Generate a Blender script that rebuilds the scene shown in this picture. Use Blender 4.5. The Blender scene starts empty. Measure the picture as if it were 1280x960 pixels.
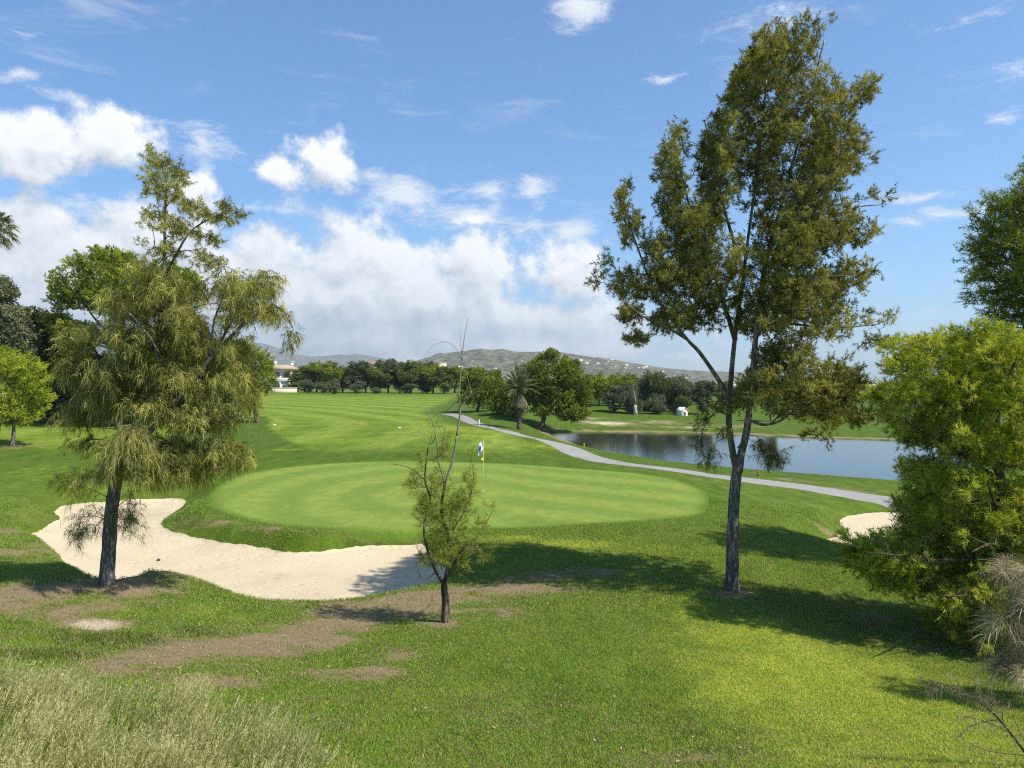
import bpy, math, random
import numpy as np
from mathutils import Vector
from mathutils.geometry import delaunay_2d_cdt

# ------------------------------------------------------------------ camera, light, exposure
F = 930.0            # focal length in pixels of a 1280 wide picture
HY = 478.0           # pixel row of the horizon
CAMZ = 4.7
SUN_AZ, SUN_EL = math.radians(115), math.radians(53)
sc = bpy.context.scene
C = sc.collection
cam = bpy.data.objects.new('camera', bpy.data.cameras.new('camera'))
C.objects.link(cam)
cam.data.sensor_width = 36.0
cam.data.lens = 36.0 * F / 1280.0
cam.data.clip_start = 0.1
cam.data.clip_end = 60000
cam.location = (0, 0, CAMZ)
cam.rotation_euler = (math.radians(90) - math.atan((480 - HY) / F), 0, 0)
sc.camera = cam
vs = sc.view_settings
vs.view_transform = 'Standard'; vs.look = 'None'; vs.gamma = 1.0; vs.use_curve_mapping = False
vs.exposure = 0.48
sc.cycles.use_denoising = False
sc.cycles.filter_width = 1.15
sc.cycles.max_bounces = 6
sc.cycles.diffuse_bounces = 2
sc.cycles.glossy_bounces = 2
sc.cycles.transmission_bounces = 3
sc.cycles.transparent_max_bounces = 6
sc.cycles.volume_bounces = 0
sc.cycles.sample_clamp_indirect = 4.0

sun = bpy.data.lights.new('sun', 'SUN')
sun.energy = 5.0; sun.angle = math.radians(0.55); sun.color = (1.0, 0.93, 0.83)
so = bpy.data.objects.new('sun', sun); C.objects.link(so)
sdir = Vector((math.sin(SUN_AZ) * math.cos(SUN_EL), math.cos(SUN_AZ) * math.cos(SUN_EL), math.sin(SUN_EL)))
so.rotation_euler = sdir.to_track_quat('Z', 'Y').to_euler()
so.location = (30, -20, 60)


class N:
    """small helper round a node tree"""
    def __init__(s, tree):
        s.t = tree; s.n = tree.nodes; s.l = tree.links
    def put(s, sock, v):
        if v is None: return
        if isinstance(v, bpy.types.NodeSocket): s.l.new(v, sock)
        else: sock.default_value = v
    def node(s, typ, **kw):
        n = s.n.new(typ)
        for k, v in kw.items(): setattr(n, k, v)
        return n
    def m(s, op, a, b=None, c=None, clamp=False):
        n = s.node('ShaderNodeMath', operation=op, use_clamp=clamp)
        s.put(n.inputs[0], a); s.put(n.inputs[1], b); s.put(n.inputs[2], c)
        return n.outputs[0]
    def v(s, op, a, b=None):
        n = s.node('ShaderNodeVectorMath', operation=op)
        s.put(n.inputs[0], a); s.put(n.inputs[1], b)
        return n.outputs['Value' if op in ('LENGTH', 'DOT_PRODUCT', 'DISTANCE') else 'Vector']
    def mix(s, f, a, b, blend='MIX'):
        n = s.node('ShaderNodeMix', data_type='RGBA', blend_type=blend)
        s.put(n.inputs[0], f); s.put(n.inputs[6], a); s.put(n.inputs[7], b)
        return n.outputs[2]
    def noise(s, vec, scale, detail=4, rough=0.55, dist=0.0, color=False):
        n = s.node('ShaderNodeTexNoise')
        s.put(n.inputs['Vector'], vec)
        n.inputs['Scale'].default_value = scale; n.inputs['Detail'].default_value = detail
        n.inputs['Roughness'].default_value = rough; n.inputs['Distortion'].default_value = dist
        return n.outputs['Color' if color else 'Fac']
    def ss(s, x, a, b):
        n = s.node('ShaderNodeMapRange', interpolation_type='SMOOTHSTEP')
        s.put(n.inputs[0], x); s.put(n.inputs[1], a); s.put(n.inputs[2], b)
        return n.outputs[0]
    def attr(s, name):
        return s.node('ShaderNodeAttribute', attribute_name=name).outputs['Fac']
    def xyz(s, x, y, z):
        n = s.node('ShaderNodeCombineXYZ')
        s.put(n.inputs[0], x); s.put(n.inputs[1], y); s.put(n.inputs[2], z)
        return n.outputs[0]


def c4(c): return (c[0], c[1], c[2], 1.0)


# ------------------------------------------------------------------ sky with clouds (all in sky directions)
def azel(px, py):
    x = (px - 640) / F; z = (HY - py) / F
    return math.degrees(math.atan2(x, 1)), math.degrees(math.atan2(z, math.hypot(x, 1)))


CLOUDS = [  # px, py, rx, ry (px of the picture, turned into degrees of azimuth and elevation), strength
    (50, 182, 125, 40, 1.0), (140, 178, 58, 42, 1.0), (-60, 190, 90, 50, 1.0), (30, 200, 100, 34, 1),
    (245, 245, 36, 34, 1.0), (110, 298, 165, 50, 1.25), (0, 325, 140, 75, 1.3), (185, 292, 95, 50, 1.2), (-150, 330, 150, 100, 1.2),
    (60, 370, 220, 66, 1.4),
    (345, 335, 80, 48, 1.08), (430, 338, 85, 46, 1.12), (500, 338, 52, 38, 1.1), (400, 378, 200, 62, 1.4), (530, 378, 120, 50, 1.25), (240, 390, 190, 70, 1.3),
    (412, 203, 44, 36, .95), (345, 215, 60, 24, .62), (588, 270, 40, 12, .55),
    (598, 343, 48, 40, 1.15), (704, 344, 52, 44, 1.2), (690, 400, 110, 36, 1.15), (600, 400, 110, 40, 1.2),
    (450, 425, 260, 40, 1.3), (680, 428, 210, 36, 1.2), (850, 445, 120, 16, .6), (380, 450, 200, 36, 1.2), (560, 455, 240, 26, 1.1)]
WISPS = [(508, 243, 48, 26, 1.35), (665, 240, 26, 16, 1.2), (718, 20, 38, 26, 1.25), (720, 290, 34, 20, 1.2), (255, 182, 44, 22, 1.1), (455, 225, 50, 16, 1.1), (588, 268, 60, 22, 1.3), (610, 235, 30, 12, 1.1), (650, 285, 50, 22, 1.0), (22, 97, 44, 10, 1), (72, 123, 60, 12, .9), (1150, 245, 90, 12, .95), (1190, 268, 110, 16, .95), (980, 22, 110, 34, .9), (1130, 38, 60, 18, .75), (1255, 145, 30, 12, .9), (1270, 90, 70, 24, .8), (838, 100, 42, 9, .85), (1250, 340, 90, 30, .7), (1090, 300, 70, 14, .5),
    (120, 250, 90, 18, .7), (425, 45, 40, 10, .6), (330, 262, 100, 12, .8), (640, 290, 60, 16, .7), (560, 232, 60, 12, .6), (860, 450, 200, 30, .6), (1180, 400, 160, 40, .5), (1240, 20, 60, 14, .6), (190, 150, 60, 10, .6), (20, 40, 60, 12, .5), (780, 300, 60, 12, .5)]


def cloud_group(CLOUDS, main=True):
    g = bpy.data.node_groups.new('cloud_field', 'ShaderNodeTree')
    g.interface.new_socket('Dir', in_out='INPUT', socket_type='NodeSocketVector')
    g.interface.new_socket('Field', in_out='OUTPUT', socket_type='NodeSocketFloat')
    t = N(g); gi = t.node('NodeGroupInput'); go = t.node('NodeGroupOutput')
    d = gi.outputs[0]
    warp = t.v('SCALE', t.v('SUBTRACT', t.noise(d, 9, 3, .6, color=True), (.5, .5, .5)))
    warp.node.inputs['Scale'].default_value = 0.055
    d2 = t.v('ADD', d, warp)
    sp = t.node('ShaderNodeSeparateXYZ'); t.put(sp.inputs[0], d2)
    az = t.m('MULTIPLY', t.m('ARCTAN2', sp.outputs[0], sp.outputs[1]), 57.2958)
    el = t.m('MULTIPLY', t.m('ARCSINE', sp.outputs[2]), 57.2958)
    p = t.xyz(az, el, 0.0)
    F_ = None
    for (px, py, rx, ry, st) in CLOUDS:
        a, e = azel(px, py)
        kx = (azel(px + rx, py)[0] - azel(px - rx, py)[0]) / 2
        ky = (azel(px, py - ry)[1] - azel(px, py + ry)[1]) / 2
        q = t.v('MULTIPLY', t.v('SUBTRACT', p, (a, e, 0)), (1 / kx / 1.25, 1 / ky / 1.25, 0))
        b = t.m('SUBTRACT', st, t.v('LENGTH', q))
        F_ = b if F_ is None else t.m('SMOOTH_MAX', F_, b, 0.12)
    if main:
        n1 = t.noise(d, 8, 9, .62); n2 = t.noise(t.v('ADD', d, (3, 1, 2)), 22, 7, .6)
        f = t.m('ADD', F_, t.m('ADD', t.m('MULTIPLY', t.m('SUBTRACT', n1, 0.56), 2.5), t.m('MULTIPLY', t.m('SUBTRACT', n2, 0.5), 1.6)))
    else:
        n1 = t.noise(t.v('MULTIPLY', d, (1, 1, 2.6)), 14, 9, .72, .5)
        f = t.m('ADD', F_, t.m('MULTIPLY', t.m('SUBTRACT', n1, 0.585), 3.4))
    t.put(go.inputs[0], f)
    return g


w = bpy.data.worlds.new('World'); sc.world = w; w.use_nodes = True
t = N(w.node_tree); t.n.clear()
sky = t.node('ShaderNodeTexSky', sky_type='NISHITA', sun_disc=False)
sky.sun_elevation = SUN_EL; sky.sun_rotation = SUN_AZ
sky.air_density = 1.0; sky.dust_density = 0.6; sky.ozone_density = 2.2; sky.altitude = 40
SKY = 0.096
tc = t.node('ShaderNodeTexCoord').outputs['Generated']
grp = cloud_group(CLOUDS)
def field(vec):
    n = t.node('ShaderNodeGroup'); n.node_tree = grp; t.put(n.inputs[0], vec); return n.outputs[0]
wg = t.node('ShaderNodeGroup'); wg.node_tree = cloud_group(WISPS, False); t.put(wg.inputs[0], tc)
f0 = field(tc)
sd = tuple(0.022 * v for v in (0.45, -0.1, 0.89))
f1 = field(t.v('ADD', tc, sd))
alpha = t.ss(f0, -0.05, 0.5)
f2 = field(t.v('ADD', tc, tuple(0.075 * v for v in (0.30, 0.0, 0.95))))
lit = t.m('ADD', 0.44, t.m('MULTIPLY', t.m('SUBTRACT', f0, f1), 0.75))  # relief shading: sunlit tops and grey undersides painted into the cloud colour
lit = t.m('ADD', lit, t.m('MULTIPLY', t.m('SUBTRACT', f0, f2), 0.30), clamp=True)
thick = t.ss(f0, 0.35, 1.2)
n3 = t.noise(tc, 26, 6, .6)
lit = t.m('ADD', lit, t.m('MULTIPLY', t.m('SUBTRACT', n3, .5), .3), clamp=True)
lit = t.m('SUBTRACT', lit, t.m('MULTIPLY', thick, 0.16), clamp=True)
ccol = t.mix(lit, (4.3, 4.75, 5.3, 1), (9.0, 9.0, 8.9, 1))
# thin high wisps
mp = t.node('ShaderNodeMapping'); t.put(mp.inputs[0], tc); mp.inputs['Scale'].default_value = (2.2, 1.0, 9.0); mp.inputs['Rotation'].default_value = (0, .25, 0)
wn = t.noise(mp.outputs[0], 3.2, 8, .66, .6)
wisp = t.m('MAXIMUM', t.m('MULTIPLY', t.ss(wn, 0.53, 0.84), 0.36), t.m('MULTIPLY', t.ss(wg.outputs[0], -.1, 1.15), .9))
skyc = t.mix(1.0, sky.outputs[0], (0.78, 1.13, 1.38, 1), 'MULTIPLY')
base = t.mix(wisp, skyc, (7.2, 7.6, 7.9, 1))
final = t.mix(t.m('MULTIPLY', alpha, 0.97), base, ccol)
bg = t.node('ShaderNodeBackground'); t.put(bg.inputs[0], final); bg.inputs[1].default_value = SKY
t.put(t.node('ShaderNodeOutputWorld').inputs[0], bg.outputs[0])
w.cycles.sampling_method = 'MANUAL'; w.cycles.sample_map_resolution = 512



# ------------------------------------------------------------------ helpers
rng = np.random.default_rng(7)


def P(px, py, z):
    """point at height z seen at a pixel"""
    D = F * (CAMZ - z) / (py - HY)
    return np.array([(px - 640) / F * D, D, z])


def W(px, py, D):
    return np.array([(px - 640) / F * D, D, CAMZ + (HY - py) / F * D])


def seg_dist(X, Y, poly, closed=True):
    poly = np.asarray(poly, float); n = len(poly)
    best = np.full(X.shape, 1e18)
    for i in range(n if closed else n - 1):
        ax, ay = poly[i]; bx, by = poly[(i + 1) % n]
        dx, dy = bx - ax, by - ay; L = dx * dx + dy * dy + 1e-12
        u = np.clip(((X - ax) * dx + (Y - ay) * dy) / L, 0, 1)
        best = np.minimum(best, (X - ax - u * dx) ** 2 + (Y - ay - u * dy) ** 2)
    return np.sqrt(best)


def inside(X, Y, poly):
    poly = np.asarray(poly, float); n = len(poly); c = np.zeros(X.shape, bool)
    for i in range(n):
        ax, ay = poly[i]; bx, by = poly[(i + 1) % n]
        if ay == by: continue
        k = ((ay > Y) != (by > Y)) & (X < (bx - ax) * (Y - ay) / (by - ay) + ax)
        c ^= k
    return c


def sdf(X, Y, poly):
    d = seg_dist(X, Y, poly)
    return np.where(inside(X, Y, poly), d, -d)


def smooth_poly(pts, n=6, closed=True):
    pts = [np.array(p[:2], float) for p in pts]; out = []; m = len(pts)
    for i in range(m if closed else m - 1):
        if closed: a, b, c, d = pts[i - 1], pts[i], pts[(i + 1) % m], pts[(i + 2) % m]
        else: a, b, c, d = pts[max(i - 1, 0)], pts[i], pts[i + 1], pts[min(i + 2, m - 1)]
        for k in range(n):
            s = k / n
            out.append(0.5 * (2 * b + (c - a) * s + (2 * a - 5 * b + 4 * c - d) * s * s + (3 * b - a - 3 * c + d) * s ** 3))
    if not closed: out.append(pts[-1])
    return np.array(out)


def sstep(x, a=0., b=1.):
    u = np.clip((x - a) / (b - a), 0, 1); return u * u * (3 - 2 * u)


_h = np.random.default_rng(3).random((256, 256))
def vnoise(x, y):
    xi = np.floor(x).astype(int); yi = np.floor(y).astype(int)
    fx = x - xi; fy = y - yi; fx = fx * fx * (3 - 2 * fx); fy = fy * fy * (3 - 2 * fy)
    g = lambda a, b: _h[a & 255, b & 255]
    return (g(xi, yi) * (1 - fx) + g(xi + 1, yi) * fx) * (1 - fy) + (g(xi, yi + 1) * (1 - fx) + g(xi + 1, yi + 1) * fx) * fy


def fbm(x, y, o=4, g=.5):
    s = 0; a = 1; tot = 0
    for i in range(o):
        s = s + a * vnoise(x * 2 ** i + 17.3 * i, y * 2 ** i - 9.1 * i); tot += a; a *= g
    return s / tot


def new_mesh(name, verts, faces, mat, parent=None, attrs=None, smooth=False, link=True):
    """verts (n,3); faces: array (m,3|4) or list of such arrays"""
    me = bpy.data.meshes.new(name)
    verts = np.asarray(verts, np.float32)
    fl = faces if isinstance(faces, list) else [faces]
    fl = [np.asarray(f, np.int32) for f in fl if len(f)]
    me.vertices.add(len(verts)); me.vertices.foreach_set('co', verts.ravel())
    nl = sum(f.size for f in fl); nf = sum(len(f) for f in fl)
    me.loops.add(nl); me.loops.foreach_set('vertex_index', np.concatenate([f.ravel() for f in fl]))
    me.polygons.add(nf)
    tot = np.concatenate([np.full(len(f), f.shape[1], np.int32) for f in fl])
    st = np.concatenate([[0], np.cumsum(tot)[:-1]]).astype(np.int32)
    me.polygons.foreach_set('loop_start', st); me.polygons.foreach_set('loop_total', tot)
    if smooth: me.polygons.foreach_set('use_smooth', np.ones(nf, bool))
    me.update(calc_edges=True)
    for k, a in (attrs or {}).items():
        at = me.attributes.new(k, 'FLOAT', 'POINT'); at.data.foreach_set('value', np.asarray(a, np.float32))
    me.validate()
    for m in (mat if isinstance(mat, (list, tuple)) else [mat]): me.materials.append(m)
    o = bpy.data.objects.new(name, me)
    if link: C.objects.link(o)
    if parent is not None: o.parent = parent
    return o


def thing(name, label, cat, loc=(0, 0, 0), group=None, rotz=0):
    o = bpy.data.objects.new(name, None); C.objects.link(o); o.empty_display_size = .2
    o.location = loc; o.rotation_euler = (0, 0, rotz); o['label'] = label; o['category'] = cat
    if group: o['group'] = group
    return o


def tag(o, label, cat, group=None):
    o['label'] = label; o['category'] = cat
    if group: o['group'] = group
    return o


class MB:
    """collects boxes, tubes and lathes into one mesh"""
    def __init__(s): s.v = []; s.f3 = []; s.f4 = []; s.n = 0
    def add(s, v, f):
        v = np.asarray(v, float); s.v.append(v)
        for q in f: (s.f4 if len(q) == 4 else s.f3).append([i + s.n for i in q])
        s.n += len(v)
    def box(s, lo, hi):
        x0, y0, z0 = lo; x1, y1, z1 = hi
        s.add([(x0, y0, z0), (x1, y0, z0), (x1, y1, z0), (x0, y1, z0), (x0, y0, z1), (x1, y0, z1), (x1, y1, z1), (x0, y1, z1)],
              [(0, 3, 2, 1), (4, 5, 6, 7), (0, 1, 5, 4), (1, 2, 6, 5), (2, 3, 7, 6), (3, 0, 4, 7)])
    def tube(s, pts, rad, k=6, cap=True):
        pts = np.asarray(pts, float); n = len(pts)
        rad = np.broadcast_to(np.asarray(rad, float), (n,))
        tan = np.gradient(pts, axis=0); tan /= np.linalg.norm(tan, axis=1)[:, None] + 1e-9
        ref = np.array([0, 0, 1.]) if abs(tan[0][2]) < .8 else np.array([0, 1., 0])
        V = []; a = np.arange(k) * 2 * math.pi / k
        u = np.cross(tan[0], ref); u /= np.linalg.norm(u)
        for i in range(n):
            u = u - tan[i] * u.dot(tan[i]); u /= np.linalg.norm(u) + 1e-9
            w_ = np.cross(tan[i], u)
            V.append(pts[i] + rad[i] * (np.cos(a)[:, None] * u + np.sin(a)[:, None] * w_))
        V = np.concatenate(V); f = []
        for i in range(n - 1):
            for j in range(k):
                f.append((i * k + j, i * k + (j + 1) % k, (i + 1) * k + (j + 1) % k, (i + 1) * k + j))
        if cap:
            V = np.concatenate([V, pts[:1], pts[-1:]]); m = n * k
            for j in range(k):
                f.append((m, (j + 1) % k, j)); f.append((m + 1, (n - 1) * k + j, (n - 1) * k + (j + 1) % k))
        s.add(V, f)
    def lathe(s, prof, c=(0, 0, 0), k=12):
        V = []
        for r, z in prof:
            for j in range(k):
                a = j * 2 * math.pi / k; V.append((c[0] + r * math.cos(a), c[1] + r * math.sin(a), c[2] + z))
        f = []
        for i in range(len(prof) - 1):
            for j in range(k): f.append((i * k + j, i * k + (j + 1) % k, (i + 1) * k + (j + 1) % k, (i + 1) * k + j))
        s.add(V, f)
    def build(s, name, mat, parent=None, smooth=False):
        fl = []
        if s.f4: fl.append(np.array(s.f4))
        if s.f3: fl.append(np.array(s.f3))
        return new_mesh(name, np.concatenate(s.v), fl, mat, parent, smooth=smooth)


def mat_new(name):
    m = bpy.data.materials.new(name); m.use_nodes = True
    t = N(m.node_tree); t.n.clear()
    out = t.node('ShaderNodeOutputMaterial')
    return m, t, out


def principled(t, out, col, rough=.9, spec=.2, normal=None, **kw):
    b = t.node('ShaderNodeBsdfPrincipled')
    t.put(b.inputs['Base Color'], col if isinstance(col, bpy.types.NodeSocket) else c4(col))
    t.put(b.inputs['Roughness'], rough); t.put(b.inputs['Specular IOR Level'], spec)
    if normal is not None: t.put(b.inputs['Normal'], normal)
    for k, v in kw.items(): t.put(b.inputs[k], v)
    t.put(out.inputs[0], b.outputs[0])
    return b


def simple_mat(name, col, rough=.85, spec=.25, var=.25, scale=6.0, bump=.0):
    m, t, out = mat_new(name)
    g = t.node('ShaderNodeTexCoord').outputs['Object']
    n = t.noise(g, scale, 6, .6)
    lo = tuple(c * (1 - var) for c in col); hi = tuple(min(1, c * (1 + var)) for c in col)
    cc = t.mix(n, c4(lo), c4(hi)); nm = None
    if bump:
        b = t.node('ShaderNodeBump'); b.inputs['Strength'].default_value = bump; b.inputs['Distance'].default_value = .05
        t.put(b.inputs['Height'], t.noise(g, scale * 3, 6, .6)); nm = b.outputs[0]
    principled(t, out, cc, rough, spec, nm)
    return m


def bark_mat(name, a, b, scale=9):
    m, t, out = mat_new(name)
    g = t.node('ShaderNodeTexCoord').outputs['Object']
    mp = t.node('ShaderNodeMapping'); t.put(mp.inputs[0], g); mp.inputs['Scale'].default_value = (1, 1, .22)
    n = t.noise(mp.outputs[0], scale, 8, .68); n2 = t.noise(mp.outputs[0], scale * 4, 5, .6)
    f = t.ss(t.m('ADD', n, t.m('MULTIPLY', t.m('SUBTRACT', n2, .5), .7)), .36, .66)
    bp = t.node('ShaderNodeBump'); bp.inputs['Strength'].default_value = .9; bp.inputs['Distance'].default_value = .03
    t.put(bp.inputs['Height'], f)
    principled(t, out, t.mix(f, c4(a), c4(b)), .95, .1, bp.outputs[0])
    return m


def leaf_mat(name, dark, light, trans=.35, tip=None, spec=.0):
    """foliage: colour from the leaf's own tint (0 old, 1 young)"""
    m, t, out = mat_new(name)
    f = t.attr('tint')
    cc = t.mix(f, c4(dark), c4(light))
    if tip is not None: cc = t.mix(t.ss(f, .82, 1.0), cc, c4(tip))
    d = t.node('ShaderNodeBsdfDiffuse'); t.put(d.inputs[0], cc)
    tr = t.node('ShaderNodeBsdfTranslucent'); t.put(tr.inputs[0], t.mix(1.0, cc, (1.25, 1.2, .6, 1), 'MULTIPLY'))
    mx = t.node('ShaderNodeMixShader'); mx.inputs[0].default_value = trans
    t.put(mx.inputs[1], d.outputs[0]); t.put(mx.inputs[2], tr.outputs[0])
    last = mx.outputs[0]
    if spec > 0:
        g = t.node('ShaderNodeBsdfGlossy'); g.inputs['Roughness'].default_value = .45; g.inputs[0].default_value = (1, 1, 1, 1)
        m2 = t.node('ShaderNodeMixShader'); m2.inputs[0].default_value = spec
        t.put(m2.inputs[1], last); t.put(m2.inputs[2], g.outputs[0]); last = m2.outputs[0]
    t.put(out.inputs[0], last)
    return m

# ------------------------------------------------------------------ terrain height
CP = []
def cp(px, py, z): CP.append(tuple(P(px, py, z)))
def cw(x, y, z): CP.append((x, y, z))
# green and its surround
for a in [(430, 660, 0), (560, 660, 0), (330, 655, 0), (260, 640, .02), (750, 650, 0), (885, 628, 0), (650, 665, 0), (880, 660, -.02),
          (604, 612, .08), (450, 620, .08), (300, 600, .15), (760, 610, .08), (300, 580, .28), (450, 577, .28), (650, 579, .22), (800, 591, .1),
          (800, 690, 0), (700, 690, 0), (640, 690, 0), (980, 650, -.1), (960, 620, -.25)]: cp(*a)
# fairway
for a in [(-55, 100, 1.8), (-30, 100, 1.0), (0, 100, .8), (-60, 200, 2.1), (-30, 200, 1.8), (0, 200, 1.7), (-20, 65, .55), (0, 65, .45), (-25, 140, 1.3),
          (-40, 60, .9), (-30, 45, .5), (-18, 40, .3), (-100, 200, 2.4), (30, 200, .6), (15, 140, .5), (-140, 300, 2), (0, 320, .9), (150, 320, -.4),
          (-400, 800, 0), (0, 800, 0), (400, 800, 0), (-2000, 3500, 0), (2000, 3500, 0), (0, 6500, 0), (-4500, 6500, 0), (4500, 6500, 0)]: cw(*a)
# left side
for a in [(-27, 50, .5), (-20, 34, .1), (-24, 27, .25), (-14.5, 21, .1), (-17, 19, .3), (-12.3, 19.7, .0), (-35, 25, .8), (-22, 14, 1.2), (-40, 60, 1.2), (-60, 60, 2)]: cw(*a)
# front mound crest and slope
for a in [(132, 712, .62), (132, 730, .55), (0, 722, .5), (210, 714, .42), (300, 746, .12), (380, 753, .0), (460, 747, -.08), (540, 727, -.08), (600, 703, -.06),
          (0, 800, .55), (100, 790, .45), (250, 800, .28), (400, 800, .16), (556, 778, .1), (915, 738, 0), (700, 720, 0), (1100, 760, -.25), (1000, 690, -.12),
          (0, 850, .9), (640, 958, .4), (300, 958, .85), (0, 958, 1.15), (1280, 958, .25), (900, 958, .33), (900, 850, .1), (1280, 850, -.1), (640, 850, .2)]: cp(*a)
for a in [(-4, 3, 2.2), (0, 3, 1.8), (4, 3, 1.5), (0, 0, 2.8), (-5, -3, 3), (5, -3, 2.6), (-12, 3, 2.4), (14, 4, 1.2), (16, 14, -.2), (-12, 9, 1.3), (30, 10, 0), (-30, 5, 1.8), (0, -8, 3), (15, -8, 2.5), (-15, -8, 3)]: cw(*a)
# right bunker surround, path, lake banks
for a in [(1280, 640, -.6), (1110, 626, -.65), (1000, 605, -.5), (900, 592, -.4), (800, 580, -.3), (720, 560, -.18), (660, 545, -.05), (600, 528, .12), (580, 521, .25),
          (1250, 680, -.35), (985, 668, -.15), (1060, 632, -.55), (1200, 700, -.35)]: cp(*a)
WZ = -1.5
for a in [(800, 532, -1.0), (950, 532, -1.05), (1100, 535, -1.1), (700, 533, -.9), (700, 518, -.6), (800, 517, -.6), (1000, 520, -.8), (1100, 520, -.9)]: cp(*a)
for a in [(70, 220, -.5), (110, 220, -.5), (30, 160, -.1), (140, 220, -.5), (60, 50, -1.2), (45, 30, -.8), (90, 90, -1.0)]: cw(*a)
CP = np.array(CP)


def warp(x, y): return np.stack([x / (y + 14.0) * 1.6, np.log(y + 14.0)], -1)


def _ker(r2): return np.where(r2 > 1e-14, .5 * r2 * np.log(r2 + 1e-20), 0)
_A = warp(CP[:, 0], CP[:, 1])
_K = _ker(((_A[:, None] - _A[None]) ** 2).sum(-1)) + np.eye(len(CP)) * 2e-4
_Q = np.c_[np.ones(len(CP)), _A]
_M = np.block([[_K, _Q], [_Q.T, np.zeros((3, 3))]])
_S = np.linalg.solve(_M, np.r_[CP[:, 2], 0, 0, 0])


def base_h(x, y):
    x = np.asarray(x, float); y = np.asarray(y, float); sh = x.shape
    q = warp(x.ravel(), np.maximum(y.ravel(), -9))
    out = np.empty(len(q))
    for i in range(0, len(q), 20000):
        qq = q[i:i + 20000]
        out[i:i + 20000] = _ker(((qq[:, None] - _A[None]) ** 2).sum(-1)) @ _S[:-3] + _S[-3] + qq @ _S[-2:]
    return np.clip(out, -6, 6).reshape(sh)


def G0(px, py, fn=base_h):
    """where the ray through a pixel meets the ground"""
    D = np.exp(np.linspace(math.log(4), math.log(3000), 900))
    x = (px - 640) / F * D; z = CAMZ + (HY - py) / F * D
    h = fn(x, D); k = np.where(z <= h)[0]
    if len(k) == 0: return np.array([x[-1], D[-1], h[-1]])
    i = k[0]
    if i == 0: return np.array([x[0], D[0], h[0]])
    a = z[i - 1] - h[i - 1]; b = h[i] - z[i]; u = a / (a + b + 1e-12)
    d = D[i - 1] + u * (D[i] - D[i - 1])
    return np.array([(px - 640) / F * d, d, h[i - 1] + u * (h[i] - h[i - 1])])


SZ = -.55
far_edge = [P(*a, SZ) for a in [(35, 676), (58, 660), (74, 650), (68, 641), (88, 631), (135, 627), (185, 624), (226, 625), (229, 633), (206, 650), (203, 659), (222, 669), (268, 679), (330, 687), (362, 692), (405, 690), (440, 686), (490, 685), (535, 688)]]
near_edge = [G0(562, 712), G0(545, 726), G0(470, 742), G0(400, 751), G0(340, 751), G0(300, 744), G0(250, 724), G0(200, 713), G0(150, 711), G0(112, 716)]
near_edge = [a + np.array([0, .55, 0]) for a in near_edge] + [P(70, 694, SZ)]
SAND_L = smooth_poly(far_edge + near_edge, 8)
_near = np.array([a[:2] for a in near_edge]); _far = np.array([a[:2] for a in far_edge])
SAND_R = smooth_poly([P(*a, -.85) for a in [(1012, 683), (1045, 692), (1090, 702), (1180, 700), (1215, 665), (1180, 646), (1130, 641), (1090, 641), (1058, 646), (1050, 655), (1060, 664), (1040, 672)]], 8)
LAKE = smooth_poly([P(*a, WZ) for a in [(686, 541), (700, 549), (740, 563), (800, 578), (900, 590), (1000, 598), (1110, 605), (1180, 600), (1215, 585), (1200, 568), (1160, 556), (1120, 551), (1000, 547), (900, 543), (800, 541), (720, 540)]], 8)
# ragged edges where turf hangs over the sand
def ragged(poly, amp, fr, step=.12):
    out = []; n = len(poly)
    for i in range(n):
        a, b = poly[i], poly[(i + 1) % n]; m = max(1, int(np.linalg.norm(b - a) / step))
        for k in range(m):
            q = a + (b - a) * k / m; d = (b - a) / (np.linalg.norm(b - a) + 1e-9)
            s = (fbm(np.array([q[0] * fr]), np.array([q[1] * fr]), 3)[0] - .5) * 2 * amp + random.Random(i * 99 + k).uniform(-1, 1) * amp * .25
            out.append(q + np.array([-d[1], d[0]]) * s)
    return np.array(out)
SAND_LR = ragged(SAND_L, .06, 1.7); SAND_RR = ragged(SAND_R, .08, 1.7, .2)


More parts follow.
